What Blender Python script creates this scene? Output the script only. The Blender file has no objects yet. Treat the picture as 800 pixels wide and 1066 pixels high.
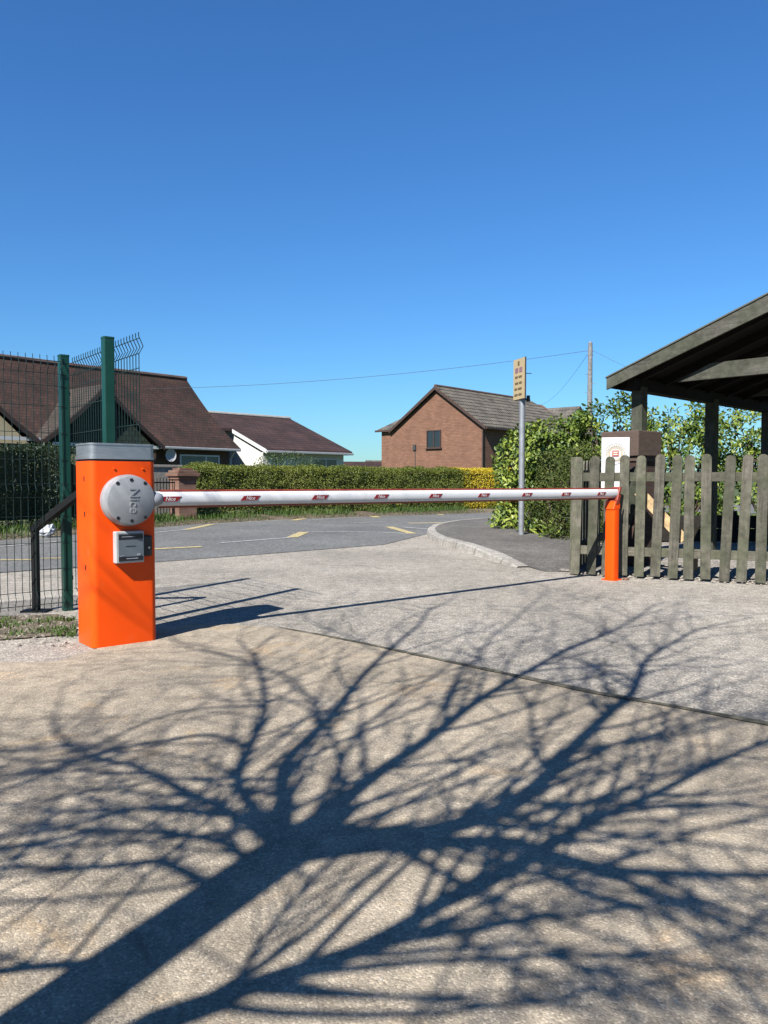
import bpy, bmesh, math, random
from mathutils import Vector, Matrix, noise
R = math.radians
rng = random.Random(7)
scene = bpy.context.scene
COL = scene.collection

# ------------------------------------------------------------------ camera
CAM_H = 1.0
PITCH = -math.atan(33 / 800)
cam_d = bpy.data.cameras.new("camera"); cam = bpy.data.objects.new("camera", cam_d); COL.objects.link(cam)
cam.location = (0, 0, CAM_H); cam.rotation_euler = (math.pi / 2 + PITCH, 0, 0)
cam_d.sensor_fit = 'HORIZONTAL'; cam_d.sensor_width = 36; cam_d.lens = 36
cam_d.clip_start = 0.05; cam_d.clip_end = 3000
scene.camera = cam
cp, sp = math.cos(PITCH), math.sin(PITCH)
def ray(px, py):
    u = (px - 400) / 800; v = (533 - py) / 800
    return Vector((u, cp - v * sp, sp + v * cp))
def G(px, py, z=0.0):
    r = ray(px, py); t = (z - CAM_H) / r.z
    return Vector((r.x * t, r.y * t, z))
def at(px, py, d):
    r = ray(px, py); t = d / r.y
    return Vector((r.x * t, d, CAM_H + r.z * t))

# ------------------------------------------------------------------ world, sun
SUN_EL = R(42); SH = Vector((0.478, 0.878))          # shadow direction on the ground
w = bpy.data.worlds.new("World"); scene.world = w; w.use_nodes = True
nt = w.node_tree; nt.nodes.clear()
sky = nt.nodes.new('ShaderNodeTexSky'); sky.sky_type = 'NISHITA'; sky.sun_disc = False
sky.sun_elevation = SUN_EL
sun_az = math.atan2(-SH.x, -SH.y)                     # measured from +Y toward +X
sky.sun_rotation = sun_az
sky.altitude = 200; sky.air_density = 1.3; sky.dust_density = 0.2; sky.ozone_density = 3.5
hs = nt.nodes.new('ShaderNodeHueSaturation'); hs.inputs['Saturation'].default_value = 1.08; hs.inputs['Value'].default_value = 1.0
bg = nt.nodes.new('ShaderNodeBackground'); bg.inputs['Strength'].default_value = 0.040
wo = nt.nodes.new('ShaderNodeOutputWorld')
nt.links.new(sky.outputs[0], hs.inputs['Color']); tint = nt.nodes.new('ShaderNodeMix'); tint.data_type = 'RGBA'; tint.blend_type = 'MULTIPLY'; tint.inputs[0].default_value = 1.0; tint.inputs[7].default_value = (0.50, 0.91, 1.36, 1)
nt.links.new(hs.outputs[0], tint.inputs[6]); nt.links.new(tint.outputs[2], bg.inputs[0]); nt.links.new(bg.outputs[0], wo.inputs[0])
sl = bpy.data.lights.new("sun", 'SUN'); sl.energy = 5.0; sl.angle = R(0.42); sl.color = (1.0, 0.965, 0.92)
so = bpy.data.objects.new("sun", sl); COL.objects.link(so)
ce = math.cos(SUN_EL)
ldir = Vector((SH.x * ce, SH.y * ce, -math.sin(SUN_EL)))
so.rotation_euler = ldir.to_track_quat('-Z', 'Y').to_euler(); so.location = (-5, -8, 12)
KS = SH.normalized() / math.tan(SUN_EL)               # ground shift of a shadow per metre of height
scene.view_settings.view_transform = 'Standard'; scene.view_settings.look = 'None'
scene.view_settings.exposure = 1.40; scene.view_settings.gamma = 1.0

# ------------------------------------------------------------------ helpers
class MB:
    def __init__(s): s.v = []; s.f = []; s.m = []
    def add(s, vs, fs, mi=0):
        o = len(s.v); s.v += [tuple(x) for x in vs]; s.f += [tuple(i + o for i in f) for f in fs]; s.m += [mi] * len(fs)
    def box(s, c, size, X=None, Y=None, Z=None, mi=0):
        c = Vector(c); X = Vector(X or (1, 0, 0)); Y = Vector(Y or (0, 1, 0)); Z = Vector(Z or (0, 0, 1))
        a, b, h = size[0] / 2, size[1] / 2, size[2] / 2
        vs = [c + X * (i * a) + Y * (j * b) + Z * (k * h) for k in (-1, 1) for (i, j) in ((-1, -1), (1, -1), (1, 1), (-1, 1))]
        s.add(vs, [(3, 2, 1, 0), (4, 5, 6, 7), (0, 1, 5, 4), (1, 2, 6, 5), (2, 3, 7, 6), (3, 0, 4, 7)], mi)
    def beam(s, p, q, wd, ht, up=(0, 0, 1), mi=0):
        p = Vector(p); q = Vector(q); X = (q - p); L = X.length; X.normalize()
        Y = Vector(up).cross(X).normalized(); Z = X.cross(Y)
        s.box((p + q) / 2, (L, wd, ht), X, Y, Z, mi)
    def tube(s, pts, rad, n=8, cap=True, mi=0):
        pts = [Vector(p) for p in pts]
        if not isinstance(rad, (list, tuple)): rad = [rad] * len(pts)
        o = len(s.v); ref = None
        for i, p in enumerate(pts):
            d = (pts[min(i + 1, len(pts) - 1)] - pts[max(i - 1, 0)]).normalized()
            if ref is None: ref = d.orthogonal().normalized()
            ref = (ref - d * ref.dot(d)).normalized(); b = d.cross(ref)
            for k in range(n):
                a = 2 * math.pi * k / n
                s.v.append(tuple(p + (ref * math.cos(a) + b * math.sin(a)) * rad[i]))
        for i in range(len(pts) - 1):
            for k in range(n):
                k2 = (k + 1) % n
                s.f.append((o + i * n + k, o + i * n + k2, o + (i + 1) * n + k2, o + (i + 1) * n + k)); s.m.append(mi)
        if cap:
            s.f.append(tuple(o + k for k in reversed(range(n)))); s.m.append(mi)
            s.f.append(tuple(o + (len(pts) - 1) * n + k for k in range(n))); s.m.append(mi)
    def prism(s, poly, off, mi=0):
        off = Vector(off); n = len(poly); vs = [Vector(p) for p in poly]; vs += [p + off for p in vs]
        fs = [tuple(reversed(range(n))), tuple(range(n, 2 * n))] + [(i, (i + 1) % n, n + (i + 1) % n, n + i) for i in range(n)]
        s.add(vs, fs, mi)
    def sheet(s, poly, mi=0): s.add(poly, [tuple(range(len(poly)))], mi)
    def mesh(s, me, M, mi=0):
        s.add([M @ v.co for v in me.vertices], [tuple(p.vertices) for p in me.polygons], mi)
    def build(s, name, mats, parent=None, world=False, smooth=False, fix=True, bevel=0, split=False):
        me = bpy.data.meshes.new(name)
        vs = s.v
        if world and parent is not None:
            Mi = parent['_m']; Mi = Matrix([Mi[i * 4:i * 4 + 4] for i in range(4)]).inverted()
            vs = [tuple(Mi @ Vector(v)) for v in vs]
        me.from_pydata(vs, [], s.f); me.update()
        if not isinstance(mats, (list, tuple)): mats = [mats]
        for m in mats: me.materials.append(m)
        if len(mats) > 1: me.polygons.foreach_set('material_index', s.m)
        if fix:
            bm = bmesh.new(); bm.from_mesh(me); bmesh.ops.recalc_face_normals(bm, faces=bm.faces); bm.to_mesh(me); bm.free()
        if smooth: me.polygons.foreach_set('use_smooth', [True] * len(me.polygons))
        o = bpy.data.objects.new(name, me); COL.objects.link(o)
        if parent is not None: o.parent = parent
        if bevel:
            b = o.modifiers.new('bevel', 'BEVEL'); b.width = bevel; b.segments = 2; b.limit_method = 'ANGLE'; b.angle_limit = R(40)
        if split:
            e = o.modifiers.new('split', 'EDGE_SPLIT'); e.split_angle = R(35)
        return o
def tag(o, label, cat, group=None, kind=None):
    if label: o['label'] = label
    if cat: o['category'] = cat
    if group: o['group'] = group
    if kind: o['kind'] = kind
    return o
def thing(name, label, cat, loc=(0, 0, 0), rz=0.0, group=None):
    o = bpy.data.objects.new(name, None); COL.objects.link(o); o.empty_display_size = 0.2
    o.location = loc; o.rotation_euler = (0, 0, rz)
    M = Matrix.Translation(Vector(loc)) @ Matrix.Rotation(rz, 4, 'Z')
    o['_m'] = [M[i][j] for i in range(4) for j in range(4)]
    return tag(o, label, cat, group)
def text_mesh(body, size, extrude, font_shear=0.0):
    cu = bpy.data.curves.new('t', 'FONT'); cu.body = body; cu.size = size; cu.extrude = extrude; cu.align_x = 'CENTER'; cu.align_y = 'CENTER'
    cu.shear = font_shear; cu.resolution_u = 3
    o = bpy.data.objects.new('t', cu); COL.objects.link(o)
    dg = bpy.context.evaluated_depsgraph_get(); dg.update()
    me = bpy.data.meshes.new_from_object(o.evaluated_get(dg)); bpy.data.objects.remove(o); bpy.data.curves.remove(cu)
    return me

# ------------------------------------------------------------------ materials
def sc3(c, k): return tuple(x * k for x in c[:3])
K_PAINT, K_WOOD, K_BRICK, K_TILE, K_LEAF, K_GROUND = .52, .46, .44, .40, .52, .56
def nmat(name):
    m = bpy.data.materials.new(name); m.use_nodes = True
    n = m.node_tree.nodes; return m, n, m.node_tree.links, n['Principled BSDF']
def N(n, t, **kw):
    x = n.new(t)
    for k, v in kw.items():
        if k in x.inputs: x.inputs[k].default_value = v
        else: setattr(x, k, v)
    return x
def rgba(c): return (c[0], c[1], c[2], 1)
def ramp(n, l, src, stops):
    r = n.new('ShaderNodeValToRGB'); e = r.color_ramp.elements
    while len(e) < len(stops): e.new(0.5)
    for el, (p, c) in zip(e, stops): el.position = p; el.color = rgba(c) if len(c) == 3 else c
    l.new(src, r.inputs[0]); return r
def mixc(n, l, fac, a, b, blend='MIX'):
    x = n.new('ShaderNodeMix'); x.data_type = 'RGBA'; x.blend_type = blend
    if hasattr(fac, 'is_linked'): l.new(fac, x.inputs[0])
    else: x.inputs[0].default_value = fac
    for i, q in ((6, a), (7, b)):
        if hasattr(q, 'is_linked'): l.new(q, x.inputs[i])
        else: x.inputs[i].default_value = rgba(q)
    return x.outputs[2]
def simple(name, c, rough=0.5, metal=0.0, var=0.15, scale=6.0, bump=0.0, bscale=60.0, dirt=None, spec=0.5, stretch=None, coat=0.0, k=None):
    k = K_PAINT if k is None else k; c = sc3(c, k)
    if dirt: dirt = (sc3(dirt[0], k),) + tuple(dirt[1:])
    m, n, l, b = nmat(name)
    tc = n.new('ShaderNodeTexCoord'); src = tc.outputs['Object']
    if stretch:
        mp = n.new('ShaderNodeMapping'); mp.inputs['Scale'].default_value = stretch; l.new(src, mp.inputs[0]); src = mp.outputs[0]
    t = N(n, 'ShaderNodeTexNoise', Scale=scale, Detail=6.0, Roughness=0.65); l.new(src, t.inputs['Vector'])
    lo = tuple(x * (1 - var) for x in c); hi = tuple(min(1, x * (1 + var)) for x in c)
    r = ramp(n, l, t.outputs[0], [(0.3, lo), (0.7, hi)]); colr = r.outputs[0]
    if dirt:
        t2 = N(n, 'ShaderNodeTexNoise', Scale=dirt[1], Detail=8.0, Roughness=0.7); l.new(tc.outputs['Object'], t2.inputs['Vector'])
        rr = ramp(n, l, t2.outputs[0], [(dirt[2], (0, 0, 0)), (min(1, dirt[2] + 0.2), (1, 1, 1))])
        colr = mixc(n, l, rr.outputs[0], colr, dirt[0])
    l.new(colr, b.inputs['Base Color'])
    b.inputs['Roughness'].default_value = rough; b.inputs['Metallic'].default_value = metal; b.inputs['Specular IOR Level'].default_value = spec
    if coat: b.inputs['Coat Weight'].default_value = coat; b.inputs['Coat Roughness'].default_value = 0.12
    rv = ramp(n, l, t.outputs[0], [(0.2, (rough * 0.8,) * 3), (0.8, (min(1, rough * 1.2),) * 3)]); l.new(rv.outputs[0], b.inputs['Roughness'])
    if bump:
        t3 = N(n, 'ShaderNodeTexNoise', Scale=bscale, Detail=4.0); l.new(src, t3.inputs['Vector'])
        bp = N(n, 'ShaderNodeBump', Strength=bump, Distance=0.01); l.new(t3.outputs[0], bp.inputs['Height']); l.new(bp.outputs[0], b.inputs['Normal'])
    return m
def wood(name, c, var=0.3, axis='Z', rough=0.85, moss=None):
    m, n, l, b = nmat(name); c = sc3(c, K_WOOD); moss = moss and sc3(moss, K_WOOD)
    tc = n.new('ShaderNodeTexCoord'); mp = n.new('ShaderNodeMapping')
    sc = {'Z': (30, 30, 1.6), 'X': (1.6, 30, 30), 'Y': (30, 1.6, 30)}[axis]; mp.inputs['Scale'].default_value = sc
    oi = n.new('ShaderNodeObjectInfo'); ad = N(n, 'ShaderNodeVectorMath', operation='ADD'); sc2 = N(n, 'ShaderNodeVectorMath', operation='SCALE'); 
    l.new(oi.outputs['Random'], sc2.inputs[0]); sc2.inputs['Scale'].default_value = 37.0
    l.new(tc.outputs['Object'], ad.inputs[0]); l.new(sc2.outputs[0], ad.inputs[1]); l.new(ad.outputs[0], mp.inputs[0])
    t = N(n, 'ShaderNodeTexNoise', Scale=1.5, Detail=8.0, Roughness=0.7, Distortion=0.6); l.new(mp.outputs[0], t.inputs['Vector'])
    r = ramp(n, l, t.outputs[0], [(0.25, tuple(x * (1 - var * 1.4) for x in c)), (0.5, c), (0.75, tuple(x * (1 + var) for x in c))])
    colr = r.outputs[0]
    t2 = N(n, 'ShaderNodeTexNoise', Scale=3.0, Detail=6.0); l.new(ad.outputs[0], t2.inputs['Vector'])
    if moss:
        rr = ramp(n, l, t2.outputs[0], [(0.40, (0, 0, 0)), (0.60, (0.9,) * 3)]); colr = mixc(n, l, rr.outputs[0], colr, moss)
    t4 = N(n, 'ShaderNodeTexNoise', Scale=11.0, Detail=7.0, Roughness=0.75); l.new(ad.outputs[0], t4.inputs['Vector']); r4 = ramp(n, l, t4.outputs[0], [(0.32, (0.55,) * 3), (0.66, (1.4,) * 3)]); colr = mixc(n, l, 1.0, colr, r4.outputs[0], 'MULTIPLY')
    # each board its own tone
    mr = N(n, 'ShaderNodeMapRange'); l.new(oi.outputs['Random'], mr.inputs[0]); mr.inputs[3].default_value = 0.8; mr.inputs[4].default_value = 1.2
    mm = N(n, 'ShaderNodeVectorMath', operation='SCALE'); l.new(colr, mm.inputs[0]); l.new(mr.outputs[0], mm.inputs['Scale'])
    l.new(mm.outputs[0], b.inputs['Base Color']); b.inputs['Roughness'].default_value = rough; b.inputs['Specular IOR Level'].default_value = 0.25
    bp = N(n, 'ShaderNodeBump', Strength=0.5, Distance=0.004); l.new(t.outputs[0], bp.inputs['Height']); l.new(bp.outputs[0], b.inputs['Normal'])
    return m
def brick(name, c1, c2, mortar, bw=0.225, bh=0.075, rough=0.9, var=0.25, ms=.006):
    m, n, l, b = nmat(name); c1, c2, mortar = (sc3(q, K_BRICK) for q in (c1, c2, mortar))
    tc = n.new('ShaderNodeTexCoord'); sx = n.new('ShaderNodeSeparateXYZ'); l.new(tc.outputs['Object'], sx.inputs[0])
    ad = N(n, 'ShaderNodeMath', operation='ADD'); l.new(sx.outputs[0], ad.inputs[0]); l.new(sx.outputs[1], ad.inputs[1])
    cb = n.new('ShaderNodeCombineXYZ'); l.new(ad.outputs[0], cb.inputs[0]); l.new(sx.outputs[2], cb.inputs[1])
    t = n.new('ShaderNodeTexBrick'); l.new(cb.outputs[0], t.inputs['Vector'])
    t.inputs['Scale'].default_value = 1.0; t.inputs['Brick Width'].default_value = bw; t.inputs['Row Height'].default_value = bh
    t.inputs['Mortar Size'].default_value = ms; t.inputs['Color1'].default_value = rgba(c1); t.inputs['Color2'].default_value = rgba(c2); t.inputs['Mortar'].default_value = rgba(mortar)
    no = N(n, 'ShaderNodeTexNoise', Scale=1.3, Detail=7.0, Roughness=0.65); l.new(tc.outputs['Object'], no.inputs['Vector'])
    rr = ramp(n, l, no.outputs[0], [(0.3, (1 - var,) * 3), (0.7, (1 + var,) * 3)])
    l.new(mixc(n, l, 1.0, t.outputs[0], rr.outputs[0], 'MULTIPLY'), b.inputs['Base Color'])
    b.inputs['Roughness'].default_value = rough; b.inputs['Specular IOR Level'].default_value = 0.2
    bp = N(n, 'ShaderNodeBump', Strength=0.6, Distance=0.006, invert=True); l.new(t.outputs['Fac'], bp.inputs['Height']); l.new(bp.outputs[0], b.inputs['Normal'])
    return m
def tiles(name, c1, c2, moss=None, along='X', tw=0.3, th=0.3, gap=(0.03, 0.025, 0.02), ms=.02):
    """roof tiles: courses run level, in the object's own frame"""
    m, n, l, b = nmat(name); c1, c2, gap = (sc3(q, K_TILE) for q in (c1, c2, gap)); moss = moss and sc3(moss, K_TILE)
    tc = n.new('ShaderNodeTexCoord'); sx = n.new('ShaderNodeSeparateXYZ'); l.new(tc.outputs['Object'], sx.inputs[0])
    cb = n.new('ShaderNodeCombineXYZ'); l.new(sx.outputs[0 if along == 'X' else 1], cb.inputs[0]); l.new(sx.outputs[2], cb.inputs[1])
    t = n.new('ShaderNodeTexBrick'); l.new(cb.outputs[0], t.inputs['Vector']); t.inputs['Scale'].default_value = 1.0
    t.inputs['Brick Width'].default_value = tw; t.inputs['Row Height'].default_value = th; t.inputs['Mortar Size'].default_value = ms; t.inputs['Mortar Smooth'].default_value = 0.6
    t.inputs['Color1'].default_value = rgba(c1); t.inputs['Color2'].default_value = rgba(c2); t.inputs['Mortar'].default_value = rgba(gap)
    no = N(n, 'ShaderNodeTexNoise', Scale=0.9, Detail=8.0, Roughness=0.7); l.new(tc.outputs['Object'], no.inputs['Vector'])
    rr = ramp(n, l, no.outputs[0], [(0.3, (0.5,) * 3), (0.7, (1.6,) * 3)])
    colr = mixc(n, l, 1.0, t.outputs[0], rr.outputs[0], 'MULTIPLY')
    if moss:
        n2 = N(n, 'ShaderNodeTexNoise', Scale=2.2, Detail=8.0, Roughness=0.75); l.new(tc.outputs['Object'], n2.inputs['Vector'])
        r2 = ramp(n, l, n2.outputs[0], [(0.5, (0, 0, 0)), (0.7, (0.85,) * 3)]); colr = mixc(n, l, r2.outputs[0], colr, moss)
    l.new(colr, b.inputs['Base Color']); b.inputs['Roughness'].default_value = 0.85; b.inputs['Specular IOR Level'].default_value = 0.25
    fr = N(n, 'ShaderNodeMath', operation='FRACT'); dv = N(n, 'ShaderNodeMath', operation='DIVIDE'); l.new(sx.outputs[2], dv.inputs[0]); dv.inputs[1].default_value = th
    l.new(dv.outputs[0], fr.inputs[0])
    iv = N(n, 'ShaderNodeMath', operation='SUBTRACT'); iv.inputs[0].default_value = 1.0; l.new(fr.outputs[0], iv.inputs[1])
    bp = N(n, 'ShaderNodeBump', Strength=0.8, Distance=0.05); l.new(iv.outputs[0], bp.inputs['Height']); l.new(bp.outputs[0], b.inputs['Normal'])
    return m
def leafmat(name, stops, rough=0.5, trans=0.25, spec=0.4, patch=1.2):
    m, n, l, b = nmat(name); stops = [(p, sc3(q, K_LEAF)) for p, q in stops]
    ge = n.new('ShaderNodeNewGeometry'); tc = n.new('ShaderNodeTexCoord')
    no = N(n, 'ShaderNodeTexNoise', Scale=patch, Detail=3.0); l.new(tc.outputs['Object'], no.inputs['Vector'])
    mx = N(n, 'ShaderNodeMath', operation='MULTIPLY_ADD'); l.new(ge.outputs['Random Per Island'], mx.inputs[0]); mx.inputs[1].default_value = 0.6
    mr = N(n, 'ShaderNodeMapRange'); l.new(no.outputs[0], mr.inputs[0]); mr.inputs[1].default_value = 0.3; mr.inputs[2].default_value = 0.7; mr.inputs[3].default_value = 0; mr.inputs[4].default_value = 0.4
    l.new(mr.outputs[0], mx.inputs[2])
    r = ramp(n, l, mx.outputs[0], stops)
    l.new(r.outputs[0], b.inputs['Base Color']); b.inputs['Roughness'].default_value = rough; b.inputs['Specular IOR Level'].default_value = spec
    tr = n.new('ShaderNodeBsdfTranslucent'); ms = n.new('ShaderNodeMixShader'); ms.inputs[0].default_value = trans
    l.new(mixc(n, l, 1.0, r.outputs[0], (1.3, 1.35, 0.6), 'MULTIPLY'), tr.inputs[0])
    out = n['Material Output']; l.new(b.outputs[0], ms.inputs[1]); l.new(tr.outputs[0], ms.inputs[2]); l.new(ms.outputs[0], out.inputs[0])
    return m
def ground_mat(name, base, var_cols, fine=160.0, bump=0.5, specks=0.25, blot=None, rough=0.95, cracks=0.0, k=None):
    k = K_GROUND if k is None else k; base = sc3(base, k); var_cols = tuple(sc3(q, k) for q in var_cols)
    if blot: blot = (sc3(blot[0], k),) + tuple(blot[1:])
    m, n, l, b = nmat(name)
    tc = n.new('ShaderNodeTexCoord'); V = tc.outputs['Object']
    big = N(n, 'ShaderNodeTexNoise', Scale=0.55, Detail=8.0, Roughness=0.62); l.new(V, big.inputs['Vector'])
    r1 = ramp(n, l, big.outputs[0], [(0.32, var_cols[0]), (0.5, base), (0.68, var_cols[1])])
    med = N(n, 'ShaderNodeTexNoise', Scale=9.0, Detail=8.0, Roughness=0.75); l.new(V, med.inputs['Vector'])
    r2 = ramp(n, l, med.outputs[0], [(0.3, (0.68,) * 3), (0.7, (1.3,) * 3)])
    c = mixc(n, l, 1.0, r1.outputs[0], r2.outputs[0], 'MULTIPLY')
    if blot:
        bl = N(n, 'ShaderNodeTexNoise', Scale=blot[1], Detail=9.0, Roughness=0.7, Distortion=0.4); l.new(V, bl.inputs['Vector'])
        rb = ramp(n, l, bl.outputs[0], [(blot[2], (0, 0, 0)), (blot[2] + 0.13, (blot[3],) * 3)]); c = mixc(n, l, rb.outputs[0], c, blot[0])
    vo = N(n, 'ShaderNodeTexVoronoi', Scale=fine); l.new(V, vo.inputs['Vector'])
    sep = n.new('ShaderNodeSeparateColor'); l.new(vo.outputs['Color'], sep.inputs[0])
    rs = ramp(n, l, sep.outputs[0], [(0.0, (1 - specks * 1.6,) * 3), (0.3, (1 - specks * 0.3,) * 3), (0.75, (1.0,) * 3), (0.86, (1 + specks,) * 3), (1.0, (1 + specks * 2.6,) * 3)])
    c = mixc(n, l, 1.0, c, rs.outputs[0], 'MULTIPLY')
    if cracks:
        wv = N(n, 'ShaderNodeTexNoise', Scale=1.1, Detail=5.0); l.new(V, wv.inputs['Vector'])
        add = N(n, 'ShaderNodeVectorMath', operation='MULTIPLY_ADD'); l.new(wv.outputs['Color'], add.inputs[0]); add.inputs[1].default_value = (0.9,) * 3; l.new(V, add.inputs[2])
        vc = N(n, 'ShaderNodeTexVoronoi', Scale=0.45, feature='DISTANCE_TO_EDGE'); l.new(add.outputs[0], vc.inputs['Vector'])
        rc = ramp(n, l, vc.outputs[0], [(0.0, (1 - cracks,) * 3), (0.008, (1,) * 3)]); c = mixc(n, l, 1.0, c, rc.outputs[0], 'MULTIPLY')
    l.new(c, b.inputs['Base Color']); b.inputs['Roughness'].default_value = rough; b.inputs['Specular IOR Level'].default_value = 0.25
    nb = N(n, 'ShaderNodeTexNoise', Scale=fine * 0.45, Detail=5.0, Roughness=0.7); l.new(V, nb.inputs['Vector'])
    sm = N(n, 'ShaderNodeMath', operation='MULTIPLY_ADD'); l.new(vo.outputs['Distance'], sm.inputs[0]); sm.inputs[1].default_value = -0.7; l.new(nb.outputs[0], sm.inputs[2])
    lg = N(n, 'ShaderNodeMath', operation='MULTIPLY_ADD'); l.new(med.outputs[0], lg.inputs[0]); lg.inputs[1].default_value = 1.6; l.new(sm.outputs[0], lg.inputs[2])
    bp = N(n, 'ShaderNodeBump', Strength=bump, Distance=0.012); l.new(lg.outputs[0], bp.inputs['Height']); l.new(bp.outputs[0], b.inputs['Normal'])
    return m
def paintmark(name, c):
    """worn road paint: alpha breaks up"""
    m, n, l, b = nmat(name)
    tc = n.new('ShaderNodeTexCoord')
    t = N(n, 'ShaderNodeTexNoise', Scale=14.0, Detail=8.0, Roughness=0.8); l.new(tc.outputs['Object'], t.inputs['Vector'])
    r = ramp(n, l, t.outputs[0], [(0.36, (0.065, 0.065, 0.062)), (0.5, sc3(c, .45))])
    l.new(r.outputs[0], b.inputs['Base Color']); b.inputs['Roughness'].default_value = 0.8
    return m

M_apron = ground_mat('worn_concrete', (0.40, 0.335, 0.245), ((0.27, 0.232, 0.175), (0.50, 0.425, 0.315)), fine=190.0, bump=0.30, specks=0.2, blot=((0.52, 0.355, 0.19), 2.2, 0.56, 0.7), cracks=.22)
M_tarmac = ground_mat('old_tarmac', (0.365, 0.328, 0.272), ((0.27, 0.246, 0.208), (0.45, 0.41, 0.345)), fine=140.0, bump=0.3, specks=0.32, blot=((0.22, 0.21, 0.19), 0.8, 0.58, 0.5), cracks=0.35)
M_road = ground_mat('road_asphalt', (0.2, 0.2, 0.19), ((0.165, 0.165, 0.16), (0.235, 0.235, 0.225)), fine=60.0, bump=0.3, specks=0.25, k=.47)
M_pave = ground_mat('pavement_asphalt', (0.15, 0.138, 0.122), ((0.115, 0.106, 0.096), (0.21, 0.195, 0.17)), fine=70.0, bump=0.4, specks=0.25)
M_kerb = ground_mat('kerb_concrete', (0.44, 0.41, 0.355), ((0.33, 0.30, 0.26), (0.54, 0.5, 0.44)), fine=80.0, bump=0.4, specks=0.2, k=.5)
M_soil = ground_mat('soil', (0.16, 0.125, 0.085), ((0.10, 0.08, 0.055), (0.24, 0.2, 0.14)), fine=60.0, bump=0.9, specks=0.4)
M_field = ground_mat('grass_field', (0.08, 0.11, 0.035), ((0.06, 0.085, 0.03), (0.12, 0.13, 0.05)), fine=30.0, bump=0.8, specks=0.3)
M_gravel = ground_mat('yard_gravel', (0.33, 0.30, 0.26), ((0.24, 0.21, 0.18), (0.40, 0.37, 0.33)), fine=45.0, bump=0.9, specks=0.4)
M_joint = simple('joint_moss', (0.10, 0.09, 0.055), 0.95, var=0.6, scale=12, bump=0.8, bscale=60, dirt=((0.26, 0.22, 0.15), 6, 0.5))
M_white_line = paintmark('white_road_paint', (0.62, 0.62, 0.6)); M_yellow_line = paintmark('yellow_road_paint', (0.70, 0.56, 0.25))
M_orange = simple('orange_paint', (0.98, 0.088, 0.0), 0.42, var=0.04, scale=3, bump=0.02, bscale=220, spec=0.25, k=.6, dirt=((0.75, 0.16, 0.05), 5, .60))
M_alu = simple('brushed_aluminium', (0.62, 0.63, 0.64), 0.33, metal=0.75, var=0.1, scale=8, stretch=(1, 1, 20), bump=0.03, bscale=50, k=.52)
M_cast = simple('cast_grey', (0.40, 0.41, 0.42), 0.5, metal=0.15, var=0.08, scale=10, bump=0.05, bscale=250, spec=.35)
M_black = simple('black_plastic', (0.012, 0.012, 0.013), 0.45, var=0.2)
M_blackmetal = simple('black_metal', (0.006, 0.0065, 0.007), 0.65, var=0.3, scale=20, bump=0.05, spec=.2)
M_armwhite = simple('arm_white', (0.85, 0.85, 0.85), 0.38, var=0.05, scale=4, spec=0.4, dirt=((0.62, 0.60, 0.55), 5, .56))
M_red = simple('red_rubber', (0.30, 0.036, 0.014), 0.5, var=0.12, scale=10)
M_refl = simple('red_reflector', (0.30, 0.008, 0.012), 0.4, var=0.08, scale=20)
M_letter = simple('white_lettering', (0.8, 0.8, 0.8), 0.5, var=0.02)
M_case = simple('box_grey', (0.55, 0.56, 0.56), 0.45, var=0.05)
M_face = simple('reader_face', (0.15, 0.18, 0.205), 0.3, var=0.05, spec=0.6)
M_green = simple('green_powder_coat', (0.004, 0.058, 0.038), 0.38, var=0.12, scale=8, bump=0.03, bscale=150)
M_wire = simple('green_wire', (0.004, 0.022, 0.017), 0.5, var=0.15)
M_fence = wood('weathered_fence_wood', (0.155, 0.142, 0.108), 0.5, 'Z', moss=(0.10, 0.104, 0.064))
M_fencex = wood('weathered_rail_wood', (0.155, 0.142, 0.108), 0.5, 'X', moss=(0.105, 0.108, 0.066))
M_shelter = wood('shelter_timber', (0.092, 0.088, 0.07), 0.5, 'X', moss=(0.07, 0.075, 0.05))
M_shelterz = wood('shelter_post_timber', (0.095, 0.092, 0.07), 0.5, 'Z', moss=(0.07, 0.08, 0.05))
M_shadewood = wood('shelter_timber_shade', (0.014, 0.010, 0.008), 0.3, 'Y')  # near black: shade under the shelter roof is put into the colour
M_felt = simple('roof_felt', (0.10, 0.105, 0.085), 0.95, var=0.3, scale=5, bump=0.4, bscale=80)
M_rawwood = wood('sawn_pine', (0.58, 0.41, 0.22), 0.16, 'X')
M_pier = brick('pier_brick_dark', (0.085, 0.052, 0.042), (0.11, 0.065, 0.05), (0.10, 0.085, 0.075))
M_piercap = simple('brown_cap', (0.10, 0.064, 0.044), 0.85, var=0.3, scale=9, bump=0.4, bscale=50, stretch=(1, 1, 4))
M_pier2 = brick('pier_brick_red', (0.27, 0.135, 0.09), (0.35, 0.20, 0.14), (0.24, 0.2, 0.17))
M_signwhite = simple('sign_white', (0.80, 0.80, 0.79), 0.4, var=0.03)
M_tan = simple('emblem_tan', (0.55, 0.42, 0.24), 0.5, var=0.1, scale=30)
M_ringgrey = simple('emblem_ring', (0.32, 0.34, 0.36), 0.5, var=0.1, scale=30)
M_darkred = simple('emblem_red', (0.42, 0.05, 0.03), 0.5, var=0.1)
M_cream = simple('emblem_cream', (0.75, 0.70, 0.58), 0.5, var=0.05)
M_galv = simple('galvanised_steel', (0.36, 0.38, 0.40), 0.5, metal=0.4, var=0.15, scale=10)
M_signyellow = simple('sign_yellow', (0.58, 0.45, 0.25), 0.5, var=0.06)
M_signback = simple('sign_back', (0.05, 0.05, 0.05), 0.6, var=0.1)
M_pole = wood('pole_wood', (0.24, 0.235, 0.23), 0.2, 'Z')
M_cable = simple('cable', (0.06, 0.065, 0.075), 0.6, var=0.05)
M_bark = simple('bark', (0.10, 0.085, 0.065), 0.95, var=0.35, scale=12, bump=0.8, bscale=35)
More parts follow.
